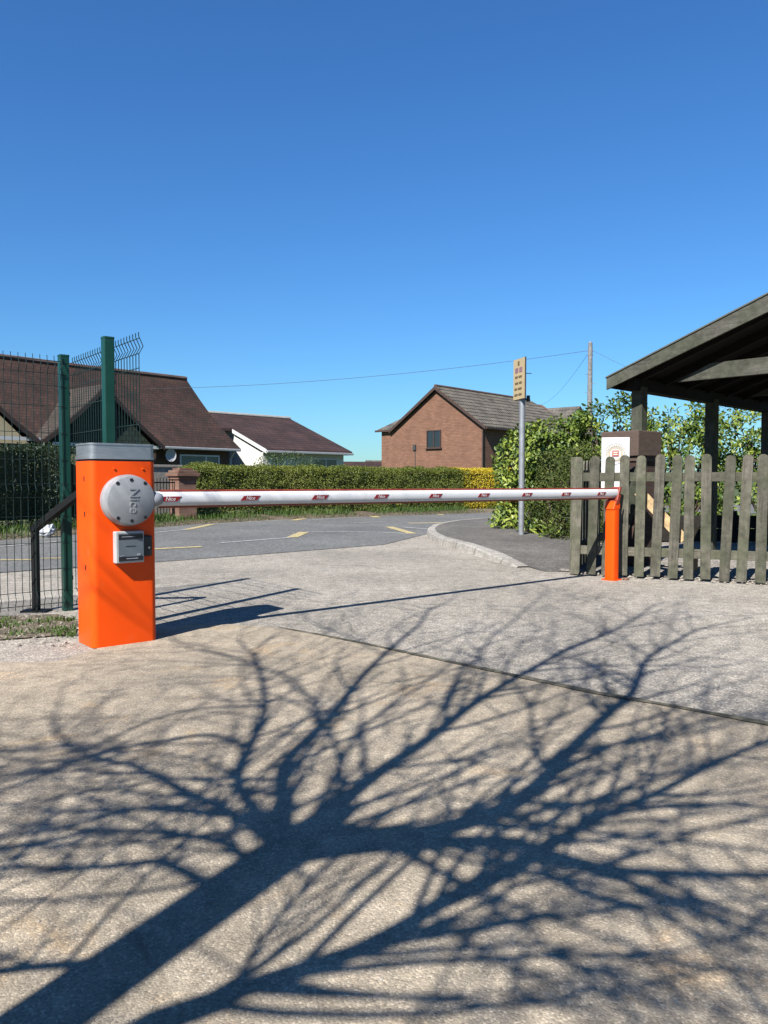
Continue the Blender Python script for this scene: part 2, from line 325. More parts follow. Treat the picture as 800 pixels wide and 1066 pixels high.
M_twig = simple('twig_bark', (0.085, 0.06, 0.04), 0.9, var=0.3, scale=20)
M_render = simple('white_render', (0.78, 0.76, 0.68), 0.85, var=0.06, scale=2, bump=0.1)
M_creamwall = simple('cream_render', (0.62, 0.52, 0.34), 0.9, var=0.1, scale=2, bump=0.1)
M_upvc = simple('white_upvc', (0.78, 0.78, 0.77), 0.4, var=0.03)
M_gutter = simple('grey_gutter', (0.45, 0.46, 0.47), 0.5, var=0.1)
M_fasciabrown = simple('brown_fascia', (0.06, 0.03, 0.02), 0.6, var=0.2)
M_glass = simple('window_glass', (0.02, 0.025, 0.03), 0.06, var=0.1, spec=0.8)
M_curtain = simple('net_curtain', (0.4, 0.42, 0.42), 0.8, var=0.2)
M_h1brick = brick('house_brick_brown', (0.16, 0.085, 0.06), (0.20, 0.11, 0.08), (0.18, 0.15, 0.13))
M_h3brick = brick('house_brick_orange', (0.255, 0.126, 0.078), (0.34, 0.172, 0.108), (0.21, 0.135, 0.10), bw=.34, bh=.115, var=0.16, ms=.014)
M_h1tile = tiles('clay_tiles_red_brown', (0.058, 0.026, 0.019), (0.088, 0.040, 0.028), moss=(0.034, 0.030, 0.022), tw=0.17, th=0.085 * 1.4)
M_h1tiley = tiles('clay_tiles_grey_brown', (0.085, 0.064, 0.05), (0.11, 0.082, 0.065), moss=(0.06, 0.052, 0.04), along='Y', tw=0.17, th=0.085 * 1.4)
M_h1hang = tiles('green_hung_shingles', (0.022, 0.04, 0.026), (0.04, 0.06, 0.04), tw=0.28, th=0.2, gap=(0.008, 0.01, 0.008))
M_h2tile = tiles('concrete_tiles_brown', (0.072, 0.035, 0.029), (0.09, 0.043, 0.036), tw=0.3, th=0.13)
M_h3tile = tiles('concrete_tiles_grey', (0.23, 0.20, 0.155), (0.28, 0.24, 0.185), moss=(0.17, 0.155, 0.115), along='Y', tw=0.33, th=0.30, gap=(0.03, 0.027, 0.024), ms=.05)
M_h3tilex = tiles('concrete_tiles_grey_wing', (0.17, 0.15, 0.125), (0.20, 0.18, 0.15), along='X', tw=0.33, th=0.30, gap=(0.05, 0.045, 0.04))
M_ridge = simple('ridge_tile', (0.12, 0.075, 0.06), 0.85, var=0.3, scale=3)
M_ridgelight = simple('ridge_tile_pale', (0.42, 0.40, 0.36), 0.85, var=0.2, scale=3)
M_stone = simple('rubble_stone', (0.40, 0.36, 0.30), 0.95, var=0.35, scale=14, bump=0.6, bscale=40)
M_bag = simple('white_polythene', (0.55, 0.57, 0.6), 0.35, var=0.06, scale=20)
L_privet = leafmat('privet_leaves', [(0.0, (0.012, 0.028, 0.008)), (0.5, (0.024, 0.05, 0.012)), (1.0, (0.05, 0.085, 0.02))], 0.5, 0.15)
L_hedge = leafmat('hedge_leaves', [(0.0, (0.10, 0.14, 0.016)), (0.45, (0.18, 0.225, 0.026)), (0.8, (0.26, 0.285, 0.04)), (1.0, (0.33, 0.31, 0.07))], 0.55, 0.25, patch=0.8)
L_gold = leafmat('golden_leaves', [(0.0, (0.52, 0.40, 0.02)), (0.6, (0.85, 0.64, 0.03)), (1.0, (1.0, 0.78, 0.06))], 0.5, 0.3)
L_laurel = leafmat('laurel_leaves', [(0.0, (0.03, 0.065, 0.010)), (0.3, (0.08, 0.145, 0.022)), (0.6, (0.21, 0.29, 0.04)), (1.0, (0.52, 0.58, 0.10))], 0.45, 0.25, spec=0.35)
L_dark = leafmat('dark_shrub_leaves', [(0.0, (0.022, 0.04, 0.009)), (0.5, (0.07, 0.10, 0.02)), (1.0, (0.20, 0.22, 0.05))], 0.6, 0.2, spec=.2, patch=2.2)
L_bush = leafmat('bush_leaves', [(0.0, (0.03, 0.065, 0.012)), (1.0, (0.085, 0.14, 0.03))], 0.5, 0.25)
L_grass = leafmat('grass_blades', [(0.0, (0.05, 0.11, 0.015)), (0.6, (0.10, 0.19, 0.025)), (1.0, (0.2, 0.19, 0.07))], 0.6, 0.3)
M_twigcore = simple('hedge_twigs', (0.045, 0.06, 0.018), 0.95, var=0.4, scale=20)

# ------------------------------------------------------------------ ground setting
def sheet(name, poly, m, z, sub=False):
    b = MB(); b.sheet([(p[0], p[1], z) for p in poly]); o = b.build(name, m); o['kind'] = 'structure'
    me = o.data
    if me.polygons[0].normal.z < 0: me.flip_normals()
    return o
sheet('ground', [(-700, -300), (700, -300), (700, 1500), (-700, 1500)], M_field, 0.0)
def gp(*pts): return [G(x, y) for x, y in pts]
near_edge = [Vector((-8.5, 3.2, 0)), Vector((-6.2, 6.0, 0))] + gp((0, 597), (75, 592), (160, 586), (280, 577), (400, 567.5), (446, 556))
far_edge = gp((0, 563), (90, 556), (200, 546.5), (300, 541), (400, 537.5), (480, 535)) + [Vector((5.2, 25.2, 0)), Vector((14, 31, 0))]
# entrance tarmac reaches under the road edge
sheet('driveway', [(-13, -8), (13, -8), (13, 13), (5, 16.5), (2.6, 18.5), (0.3, 16), (-2.5, 11.5), (-6.5, 8.6), (-9, 5)], M_tarmac, 0.004)
# road
rn = near_edge + gp((449.5, 551.5), (474, 546.5), (515, 543.5)) + [Vector((5.5, 20.2, 0)), Vector((15, 25, 0))]
rf = [Vector((-13, 3.0, 0)), Vector((-9, 8.0, 0))] + far_edge + [Vector((19, 33.5, 0))]
sheet('road', [(p.x, p.y) for p in rn] + [(p.x, p.y) for p in reversed(rf)], M_road, 0.010)
# apron in front of the barrier : worn concrete, irregular far edge
ap = gp((60, 690), (130, 668), (165, 656), (200, 651), (240, 651), (290, 655), (330, 662), (380, 672), (430, 683), (500, 698), (560, 711), (620, 724), (700, 738), (800, 757))
apd = []
for i in range(len(ap) - 1):
    for k in range(6):
        p = ap[i].lerp(ap[i + 1], k / 6); apd.append((p.x + rng.uniform(-.008, .008), p.y + rng.uniform(-.012, .012)))
apd += [(4.6, 2.05), (9, 0.2), (9, -6), (-9, -6), (-9, 3.2), (-3.1, 4.1)]
sheet('concrete_apron', apd, M_apron, 0.009)
# mossy joint along the apron edge
jb = MB(); jl = []; jr = []
jp = gp((290, 655), (330, 662), (380, 672), (430, 683), (500, 698), (560, 711), (620, 724), (700, 738), (800, 757)) + [Vector((2.6, 2.85, 0)), Vector((4.6, 2.05, 0))]
for i in range(len(jp) - 1):
    for k in range(10):
        p = jp[i].lerp(jp[i + 1], k / 10); d = (jp[i + 1] - jp[i]).normalized(); nn = Vector((-d.y, d.x, 0))
        wd = 0.010 + 0.022 * min(1, i / 4) * (0.6 + 0.8 * noise.noise(p * 6)) + rng.uniform(0, .006)
        jl.append(p + nn * wd); jr.append(p - nn * (wd * 0.7))
for i in range(len(jl) - 1):
    z = Vector((0, 0, 0.014)); jb.sheet([jr[i] + z, jr[i + 1] + z, jl[i + 1] + z, jl[i] + z])
o = jb.build('joint', M_joint); o['kind'] = 'structure'
jb = MB(); q = gp((-20, 716), (0, 709), (30, 698), (60, 689), (82, 683)); 
for i in range(len(q) - 1):
    z = Vector((0, 0, 0.014)); a, b_ = q[i] + z, q[i + 1] + z; wv = Vector((0.01, .028 + .006 * (i % 2), 0)); jb.sheet([a, b_, b_ + wv, a + wv])
o = jb.build('joint', simple('damp_joint', (0.15, 0.135, 0.11), 0.9, var=0.4, scale=15)); o['kind'] = 'structure'
# soil strip by the fence
ss = gp((-60, 668), (0, 668), (40, 665), (78, 662), (84, 648), (60, 641), (0, 643), (-60, 650)); sheet('soil', [(p.x, p.y) for p in ss], M_soil, 0.013)
# far verge under hedge (bank of soil and grass)
vb = MB()
far_in = [Vector((-9.0, 8.2, 0)), *far_edge]
def outward(i, L):
    a = L[max(0, i - 1)]; b_ = L[min(len(L) - 1, i + 1)]; d = (b_ - a).normalized(); return Vector((-d.y, d.x, 0))
rows = []
for i, p in enumerate(far_in):
    n_ = outward(i, far_in); rows.append([p + Vector((0, 0, .011)), p + n_ * .12 + Vector((0, 0, .07)), p + n_ * .6 + Vector((0, 0, .13)), p + n_ * 2.4 + Vector((0, 0, .12))])
for i in range(len(rows) - 1):
    for k in range(3): vb.add([rows[i][k], rows[i + 1][k], rows[i + 1][k + 1], rows[i][k + 1]], [(0, 1, 2, 3)])
o = vb.build('verge', M_soil); o['kind'] = 'structure'
# gravel yard under the shelter
sheet('yard', [(1.9, 8.35), (6.5, 5.9), (12, 8), (9, 15), (4.5, 15.2), (2.9, 11)], M_gravel, 0.016)
# pavement with kerb
outer = gp((515, 543.5), (495, 544.5), (474, 546.5), (460, 549), (449.5, 552), (444.5, 556), (446, 560.5), (455, 566), (482, 574), (507, 582.5), (537, 591.5))
hts = [.11, .11, .11, .11, .11, .11, .11, .11, .11, .085, .02]
kb = MB(); inner = []
for i, p in enumerate(outer):
    a = outer[max(0, i - 1)]; b_ = outer[min(len(outer) - 1, i + 1)]; d = (b_ - a).normalized(); inner.append(p + Vector((-d.y, d.x, 0)) * (0.15 if i < 8 else (.2 if i == 9 else .16)))
for i in range(len(outer) - 1):
    h0, h1 = hts[i], hts[i + 1]; Z = lambda v, h: Vector((v.x, v.y, h))
    a, b_, c, d = outer[i], outer[i + 1], inner[i + 1], inner[i]
    kb.add([Z(a, .0), Z(b_, .0), Z(a + (d - a) * .1, h0 - .012), Z(b_ + (c - b_) * .1, h1 - .012), Z(a + (d - a) * .18, h0), Z(b_ + (c - b_) * .18, h1), Z(d, h0), Z(c, h1)], [(0, 1, 3, 2), (2, 3, 5, 4), (4, 5, 7, 6)])
o = kb.build('kerb', M_kerb); o['kind'] = 'structure'
kj = MB()
for i in range(len(outer) - 1):
    for f_ in ((0.5,) if (outer[i + 1] - outer[i]).length < 1.3 else (.25, .75)):
        p = outer[i].lerp(outer[i + 1], f_); q = inner[i].lerp(inner[i + 1], f_); h = hts[i] * (1 - f_) + hts[i + 1] * f_; d = (outer[i + 1] - outer[i]).normalized() * .006; e = (p - q).normalized() * .004
        a1 = Vector((p.x, p.y, .006)) + e; a2 = Vector((p.x, p.y, h - .010)) + e + (q - p) * .1; a3 = Vector((p.x, p.y, h + .003)) + (q - p) * .18; a4 = Vector((q.x, q.y, h + .003))
        kj.add([a1 - d, a1 + d, a2 + d, a2 - d, a3 + d, a3 - d, a4 + d, a4 - d], [(0, 1, 2, 3), (3, 2, 4, 5), (5, 4, 6, 7)])
o = kj.build('joint', M_joint); o['kind'] = 'structure'
pb = MB()
backp = [Vector((4.9, 19.2, .12)), Vector((4.6, 18.5, .12)), Vector((4.2, 17.4, .12)), Vector((3.9, 16.5, .12)), Vector((3.7, 15.6, .12)), Vector((3.6, 14.8, .12)), Vector((3.5, 13.6, .11)), Vector((3.3, 12.3, .10)), Vector((3.0, 11.2, .08)), Vector((2.75, 9.6, .035)), Vector((2.3, 8.3, .012))]
for i in range(len(inner) - 1):
    a = Vector((inner[i].x, inner[i].y, hts[i] - .004)); b_ = Vector((inner[i + 1].x, inner[i + 1].y, hts[i + 1] - .004))
    pb.add([a, b_, backp[i + 1], backp[i]], [(0, 1, 2, 3)])
pb.add([Vector((inner[-1].x, inner[-1].y, .016)), Vector((1.75, 8.35, .0075)), backp[-1]], [(0, 1, 2)])
o = pb.build('pavement', M_pave); o['kind'] = 'structure'

# road markings
def mark(name, pts, wd, m):
    b = MB(); P = [G(x, y) + Vector((0, 0, .016)) for x, y in pts]
    for i in range(len(P) - 1):
        d = (P[i + 1] - P[i]).normalized(); nn = Vector((-d.y, d.x, 0)) * wd / 2
        b.sheet([P[i] - nn, P[i + 1] - nn, P[i + 1] + nn, P[i] + nn])
    o = b.build(name, m); o['kind'] = 'structure'
for pts, wd in [([(-30, 572), (0, 570), (33, 567), (60, 564.5)], .09), ([(150, 556), (194, 552)], .08), ([(222, 546.2), (300, 541.8)], .08), ([(369, 545), (402, 543.8)], .09), ([(230, 566), (304, 560.2)], .09), ([(318, 554.6), (360, 554.4), (400, 555), (427, 556.5)], .09), ([(427, 546), (470, 545)], .1), ([(420, 549.5), (446, 551.5)], .1), ([(325, 541.5), (380, 538.8)], .08), ([(395, 537.8), (445, 535.6)], .08)]:
    mark('road_marking', pts, wd, M_white_line)
for pts, wd in [([(-30, 585), (0, 584), (33, 583.8)], .1), ([(43, 582.5), (66, 582)], .1), ([(150, 573), (180, 571.5), (210, 570)], .16), ([(194, 552), (221, 546.4)], .16), ([(304, 560.2), (317, 554.6)], .2), ([(305, 542.3), (317, 540.2)], .2), ([(384, 536.6), (393, 539.2)], .22), ([(405, 549), (430, 556.3)], .18), ([(450, 533.4), (460, 536.4)], .2), ([(425, 545.2), (490, 544.2)], .22)]:
    mark('road_marking', pts, wd, M_yellow_line)

# ------------------------------------------------------------------ traffic barrier
A = Vector((0.774, 0.634, 0)).normalized(); NB = Vector((0.634, -0.774, 0)).normalized(); RZ = math.atan2(A.y, A.x)
FL = G(97, 677)
BW, BD = 0.398, 0.29
Cb = FL + A * (BW / 2) - NB * (BD / 2)
bar = thing('traffic_barrier', 'orange car park barrier with its white boom arm lowered across the entrance', 'barrier', (Cb.x, Cb.y, 0.009), RZ)
def rrect(wd, dp, r, n=6):
    pts = []
    for (cx, cy, a0) in ((wd / 2 - r, dp / 2 - r, 0), (-wd / 2 + r, dp / 2 - r, 90), (-wd / 2 + r, -dp / 2 + r, 180), (wd / 2 - r, -dp / 2 + r, 270)):
        for k in range(n + 1):
            a = R(a0 + 90 * k / n); pts.append((cx + r * math.cos(a), cy + r * math.sin(a)))
    return pts
b = MB(); b.prism([(x, y, 0) for x, y in rrect(BW, BD, .04)], (0, 0, 1.105)); b.build('cabinet', M_orange, bar, smooth=True, split=True)
b = MB(); b.prism([(x, y, 1.105) for x, y in rrect(BW - .02, BD - .02, .032)], (0, 0, .012)); b.build('gasket', M_black, bar)
b = MB(); b.prism([(x, y, 1.117) for x, y in rrect(BW + .006, BD + .006, .042)], (0, 0, .018))
b.prism([(x, y, 1.135) for x, y in rrect(BW - .004, BD - .004, .038)], (0, 0, .066)); b.prism([(x, y, 1.201) for x, y in rrect(BW + .004, BD + .004, .041)], (0, 0, .010))
b.build('top_cover', M_alu, bar, smooth=True, split=True)
for x, z in ((-.06, 1.06), (.115, 1.06)):
    b = MB(); b.tube([(x, -BD / 2 + .002, z), (x, -BD / 2 - .006, z)], [.008, .006], 10); b.build('bolt', M_orange, bar)
for z in (1.0, .79, .47):
    b = MB(); b.box((-BW / 2 - .001, -.035, z), (.004, .012, .030)); b.build('slot', M_black, bar)
# hub
HC = Vector((0.005, -BD / 2, .872)); HR = .154
b = MB(); b.tube([HC + Vector((0, .001, 0)), HC + Vector((0, -.045, 0)), HC + Vector((0, -.052, 0)), HC + Vector((0, -.088, 0)), HC + Vector((0, -.10, 0)), HC + Vector((0, -.104, 0))],
                 [HR * .98, HR * 1.0, HR * .97, HR * .965, HR * .94, HR * .90], 56)
hub = b.build('boom_hub', M_cast, bar, smooth=True, split=True)
for k in range(6):
    ax, az = [(-.085, .105), (0, .125), (.085, .105), (-.085, -.105), (0, -.125), (.085, -.105)][k]
    b = MB(); c = HC + Vector((ax * .97, -.1035, az * .97)); b.tube([c, c + Vector((0, -.0025, 0))], .0105, 14); b.build('bolt_hole', M_black, hub)
tm = text_mesh('Nice', .080, .0030)
b = MB(); Mx = Matrix.Translation(HC + Vector((.012, -.1052, .0))) @ Matrix.Rotation(math.pi / 2, 4, 'X') @ Matrix.Rotation(-math.pi / 2, 4, 'Z'); b.mesh(tm, Mx)
b.build('lettering', M_cast, hub)
# control box
b = MB(); CX, CZ = .012, .592; b.box((CX, -BD / 2 - .026, CZ), (.172, .052, .19)); bx = b.build('card_reader', M_case, bar, bevel=.006)
b = MB(); yf = -BD / 2 - .0535; b.box((CX + .003, yf, CZ), (.148, .003, .165)); b.build('face_plate', M_face, bx)
for c_, s_ in (((CX + .003, yf - .0025, CZ + .062), (.148, .002, .028)), ((CX + .003, yf - .0025, CZ - .068), (.148, .002, .024)), ((CX, yf - .0025, CZ + .006), (.06, .002, .003))):
    b = MB(); b.box(c_, s_); b.build('printed_band', M_black, bx)
M_print = simple('print_grey', (0.35, 0.38, 0.42), 0.5, var=.05)
for c_, s_ in (((CX - .012, yf - .0042, CZ + .063), (.08, .0015, .004)), ((CX + .01, yf - .0042, CZ - .068), (.07, .0015, .005)), ((CX + .05, yf - .0042, CZ - .046), (.02, .0015, .012)), ((CX - .05, yf - .0042, CZ - .05), (.026, .0015, .004))):
    b = MB(); b.box(c_, s_); b.build('small_print', M_print, bx)
b = MB(); b.box((CX + .118, -BD / 2 - .017, CZ), (.055, .034, .125)); lk = b.build('lock_box', M_black, bar, bevel=.008)
b = MB(); b.tube([(CX + .123, -BD / 2 - .033, CZ - .01), (CX + .123, -BD / 2 - .038, CZ - .01)], .007, 10); b.build('key_barrel', M_alu, lk)
# boom arm
ARM_Y = -BD / 2 - .058
P_end = G(637, 604); loc_end = (Matrix([list(bar['_m'])[i * 4:i * 4 + 4] for i in range(4)]).inverted() @ P_end)
AL0, AL1 = .165, loc_end.x + .075
z0, z1 = .886 - .009, .868 - .009
def arm_z(x): return z0 + (z1 - z0) * (x - AL0) / (AL1 - AL0)
b = MB(); c = HC + Vector((.13, -.058, 0)); b.tube([(.11, ARM_Y, z0), (.175, ARM_Y, z0), (.20, ARM_Y, z0), (.208, ARM_Y, z0)], [.046, .046, .042, .03], 24); b.build('arm_collar', simple('collar_grey', (0.36, 0.38, 0.41), 0.5, metal=.15, var=.06), bar, smooth=True)
def oval(x, hy, hz, n=28):
    z = arm_z(x); return [(x, ARM_Y + hy * math.copysign(abs(math.cos(2 * math.pi * k / n)) ** .8, math.cos(2 * math.pi * k / n)), z + hz * math.copysign(abs(math.sin(2 * math.pi * k / n)) ** .9, math.sin(2 * math.pi * k / n))) for k in range(n)]
b = MB(); xs = [AL0 + (AL1 - AL0) * i / 12 for i in range(13)]; n = 28
vs = [p for x in xs for p in oval(x, .036, .046)]
fs = [(i * n + k, i * n + (k + 1) % n, (i + 1) * n + (k + 1) % n, (i + 1) * n + k) for i in range(12) for k in range(n)] + [tuple(range(n)), tuple(12 * n + k for k in range(n))]
b.add(vs, fs); arm = b.build('boom_arm', M_armwhite, bar, smooth=True, split=True)
b = MB()
for sgn in (1, -1):
    for i in range(12):
        xa, xb = xs[i] + (.03 if i == 0 else 0), xs[i + 1]
        za, zb = arm_z(xa) + sgn * .0445, arm_z(xb) + sgn * .0445
        prof = [(-.015, 0), (-.014, .007 * sgn), (-.008, .0115 * sgn), (.008, .0115 * sgn), (.014, .007 * sgn), (.015, 0)]
        va = [(xa, ARM_Y + y, za + z) for y, z in prof]; vb_ = [(xb, ARM_Y + y, zb + z) for y, z in prof]; m6 = len(prof)
        b.add(va + vb_, [(k, (k + 1) % m6, m6 + (k + 1) % m6, m6 + k) for k in range(m6)])
b.build('rubber_edge', M_red, arm)
# end cap, cut at a slant
b = MB(); za = arm_z(AL1); b.prism([(AL1 - .045, ARM_Y - .045, za - .075), (AL1 - .015, ARM_Y - .045, za - .075), (AL1 + .045, ARM_Y - .045, za + .066), (AL1 + .012, ARM_Y - .045, za + .066)], (0, .09, 0)); b.build('end_cap', M_red, arm, bevel=.004)
# reflector strips: found along the arm from where they show
def arm_x_at(px):
    u = (px - 400) / 800; Mw = Matrix([list(bar['_m'])[i * 4:i * 4 + 4] for i in range(4)]); lo, hi = 0.1, 6
    for _ in range(50):
        mid = (lo + hi) / 2; p = Mw @ Vector((mid, ARM_Y - .036, .87)); 
        if p.x / p.y < u: lo = mid
        else: hi = mid
    return lo
x0, x8 = arm_x_at(177), arm_x_at(626.5)
tN = text_mesh('Nice', .034, .0004, .25)
for k in range(9):
    x = x0 + (x8 - x0) * k / 8; z = arm_z(x); y = ARM_Y - .0385
    b = MB(); L = .060; b.prism([(x - L - .012, y + .006, z - .015), (x + L - .012, y + .006, z - .015), (x + L + .016, y + .006, z + .015), (x - L + .016, y + .006, z + .015)], (0, -.006, 0), 0)
    b.mesh(tN, Matrix.Translation((x + .002, y - .0008, z)) @ Matrix.Rotation(math.pi / 2, 4, 'X'), 1)
    b.build('reflector_strip', [M_refl, M_letter], arm)

# end post
ep = thing('barrier_end_post', 'slim orange support post catching the far end of the boom arm', 'post', (P_end.x, P_end.y, .004), RZ)
b = MB(); b.prism([(x, y, .008) for x, y in rrect(.095, .11, .018, 4)], (0, 0, .70)); pst = b.build('post', M_orange, ep, smooth=True, split=True)
b = MB(); b.prism([(x, y, 0) for x, y in rrect(.15, .16, .02, 3)], (0, 0, .008)); b.build('base_plate', M_orange, ep)
lx = loc_end; ay = ARM_Y - lx.y
b = MB(); b.prism([(-.06, -.055, .708), (.048, -.055, .708), (.052, -.055, .76), (.03, -.055, .79), (-.03, -.055, .79)], (0, .11, 0)); b.build('head', M_orange, ep, bevel=.004)
b = MB(); zz = z1 + .009 - .004 - .065
b.prism([(-.03, -.05, .786), (.028, -.05, .786), (.045, -.05, zz), (-.03, -.05, zz)], (0, .10, 0))
for s in (-1, 1): b.prism([(-.025, s * .052, zz - .04), (.028, s * .052, zz - .04), (.062, s * .052, zz + .05), (.03, s * .052, zz + .05)], (0, s * .006, 0))
b.build('cradle', M_red, ep)

# ------------------------------------------------------------------ green mesh fence
P0 = G(70.5, 636)
mf = thing('mesh_fence', 'green welded mesh fence with two green posts turning a corner behind the barrier', 'fence', (P0.x, P0.y, .004), RZ)
# local: +x along A, +y away (perpendicular); side run goes toward -y, left run toward -x
post2 = -0.94
def fpost(x, y, h):
    b = MB(); b.prism([(x + a, y + c, 0) for a, c in rrect(.068, .068, .006, 2)], (0, 0, h)); o = b.build('post', M_green, mf, bevel=0)
    b = MB(); b.prism([(x + a, y + c, h) for a, c in rrect(.072, .072, .008, 2)], (0, 0, .012)); b.build('post_cap', M_green, o)
    for z in (.25, .95, 1.65):
        b = MB(); b.box((x + .036, y, z), (.012, .03, .03)); b.build('clip', M_green, o)
fpost(0, 0, 1.93); fpost(0, post2, 1.93); fpost(-2.52, 0, 1.93)
folds = [.12, .92, 1.84]
def prof(z):                       # offset of the folded wire at height z
    for f in folds:
        if abs(z - f) < .05: return .028 * (1 - abs(z - f) / .05)
    return 0
zs = [.04]
for f in folds: zs += [f - .05, f, f + .05]
zs[-1] = 1.90; zs = sorted(zs)
hz = [.07, .17, .33, .53, .73, .87, .97, 1.15, 1.35, 1.55, 1.70, 1.79, 1.885]
def panel(name, o, d, nrm, L, pitch=.05, r=.0031):
    b = MB(); k = 0; t = .03
    while t < L:
        b.tube([o + d * t + nrm * prof(z) + Vector((0, 0, z)) for z in zs] + [o + d * t + Vector((0, 0, 1.925))], r, 4); t += pitch
    for z in hz: b.tube([o + nrm * (prof(z) - .005) + Vector((0, 0, z)), o + d * L + nrm * (prof(z) - .005) + Vector((0, 0, z))], r, 4)
    return b.build(name, M_wire, mf)
panel('mesh_panel', Vector((.056, .0, 0)), Vector((0, -1, 0)), Vector((1, 0, 0)), 1.34)
panel('mesh_panel', Vector((0, -.042, 0)), Vector((-1, 0, 0)), Vector((0, -1, 0)), 2.5)

# black handrail
H0 = G(38, 637); H1 = Vector((-2.06, 5.52, 0))
hr = thing('handrail', 'black steel handrail sloping up behind the orange barrier cabinet', 'handrail', (H0.x, H0.y, .004), 0)
hd = H1 - H0
b = MB(); b.prism([(x, y, 0) for x, y in rrect(.20, .13, .01, 2)], (0, 0, .012)); b.build('base_plate', M_blackmetal, hr)
b = MB(); b.box((0, 0, .012 + .31), (.048, .048, .62)); b.build('post', M_blackmetal, hr, bevel=.004)
b = MB(); b.beam((-hd.x * .03, -hd.y * .03, .62), (hd.x, hd.y, 1.0), .058, .05); b.build('rail', M_blackmetal, hr, bevel=.004)
b = MB(); b.box((hd.x, hd.y, .5), (.046, .046, 1.0)); b.build('post', M_blackmetal, hr, bevel=.004)
b = MB(); b.prism([(hd.x + x, hd.y + y, 0) for x, y in rrect(.16, .13, .01, 2)], (0, 0, .012)); b.build('base_plate', M_blackmetal, hr)

# ------------------------------------------------------------------ picket fence (right)
F0 = G(598, 599); F1 = G(795, 609); fd = (F1 - F0).normalized(); fang = math.atan2(fd.y, fd.x); fn = Vector((fd.y, -fd.x, 0))
pf = thing('picket_fence', 'weathered grey green picket fence beside the barrier end post', 'fence', (F0.x, F0.y, .004), fang)
def f_at(px):
    u = (px - 400) / 800; lo, hi = -1, 4
    for _ in range(50):
        mid = (lo + hi) / 2; p = F0 + fd * mid
        if p.x / p.y < u: lo = mid
        else: hi = mid
    return lo
def picket_mb(wd, h, dz=0):
    poly = [(-wd / 2, 0, 0), (wd / 2, 0, 0), (wd / 2, 0, h - .035), (wd * .36, 0, h - .010), (wd * .15, 0, h), (-wd * .15, 0, h), (-wd * .36, 0, h - .010), (-wd / 2, 0, h - .035)]
    b = MB(); b.prism(poly, (0, .02, 0)); return b
proto = picket_mb(.094, 1.225).build('picket', M_fence, pf, bevel=.003)
s0 = f_at(601); s1 = f_at(793); npk = 11; pitch = (s1 - s0) / npk
first = True
for k in range(-0, 24):
    o = proto if first else proto.copy()
    if not first: COL.objects.link(o); o.parent = pf
    first = False
    o.location = (s0 + pitch * k + rng.uniform(-.008, .008), -.045 + rng.uniform(-.003, .003), .02 + rng.uniform(-.012, .012)); o.rotation_euler = (rng.uniform(-.01, .01), rng.uniform(-.024, .024) + .012, 0)
for z in (.27, 1.03):
    b = MB(); b.box((s0 + 2.05, .0, z), (4.16, .045, .09)); b.build('rail', M_fencex, pf, bevel=.004)
for s in (s0 - .03, s0 + 1.95, s0 + 3.9):
    b = MB(); b.box((s, .065, .62), (.085, .085, 1.24)); b.build('post', M_fence, pf, bevel=.006)
# return run going back from the corner
proto2 = picket_mb(.094, 1.2).build('picket', M_fence, pf, bevel=.003)
for k in range(11):
    o = proto2 if k == 0 else proto2.copy()
    if k: COL.objects.link(o); o.parent = pf
    o.location = (s0 - .095, .16 + .185 * k, .02 + rng.uniform(-.012, .012)); o.rotation_euler = (rng.uniform(-.015, .015), rng.uniform(-.01, .01), -math.pi / 2)
for z in (.27, 1.03):
    b = MB(); b.box((s0 - .05, 1.15, z), (.045, 2.0, .09)); b.build('rail', M_fence, pf, bevel=.004)

# leaning boards behind the fence
qB = F0 + fd * f_at(713) - fn * .07; qA = F0 + fd * f_at(664) - fn * .09
pB = Vector((qB.x, qB.y, .40)); pA = Vector((qA.x, qA.y, .89))
ba = thing('leaning_board', 'pale sawn timber board resting slantwise on the back of the picket fence rail', 'board', (pB.x, pB.y, .02), 0)
b = MB(); b.beam(pB, pA, .105, .035, up=-fn); b.build('board', M_rawwood, ba, world=True, bevel=.003)
pA = at(668, 487, 8.35); pB = at(640, 580, 8.3); 
gb = thing('leaning_rail', 'grey green timber rail leaning behind the picket fence next to the orange post', 'board', (pB.x, pB.y, .02), 0)
b = MB(); dB = pA - pB; base = pB - dB * ((pB.z - .06) / dB.z); b.beam(base, pA, .12, .04, up=(0.2, -1, 0)); b.build('rail', M_shelterz, gb, world=True, bevel=.003)
st = thing('timber_stake', 'short pale timber stake standing behind the picket fence', 'stake', (*G(723, 596)[:2], .016), .4)
b = MB(); b.prism([(-.03, -.025, -.02), (.03, -.025, -.02), (.03, -.025, .22), (0, -.025, .26), (-.03, -.025, .22)], (0, .05, 0)); b.build('stake', M_rawwood, st, bevel=.003)

# ------------------------------------------------------------------ brick pier and school sign
PC = at(657, 500, 8.98); PR = R(-50)
pr = thing('brick_pier', 'dark brown brick pier with a wide brown cap behind the picket fence', 'pillar', (PC.x, PC.y, .016), PR)
b = MB(); b.box((0, 0, .60), (.39, .39, 1.2)); b.build('shaft', M_pier, pr)
b = MB(); b.box((0, 0, 1.228), (.43, .43, .056)); b.build('corbel', M_piercap, pr, bevel=.006)
b = MB(); b.box((0, 0, 1.402), (.49, .49, .29)); b.build('cap', M_piercap, pr, bevel=.012)
SC = at(641, 478, 8.45)
sg = thing('emblem_sign', 'white board with a round school emblem standing against the brown brick pier', 'sign', (SC.x, SC.y, .016), math.atan2(-.25, .97))
zc = SC.z + .012
b = MB(); b.box((0, 0, zc - .12), (.295, .012, .66)); bd = b.build('board', M_signwhite, sg, bevel=.003)
for sx_ in (-.10, .10):
    b = MB(); b.box((sx_, .028, .62), (.04, .04, 1.25)); b.build('leg', M_shelterz, sg)
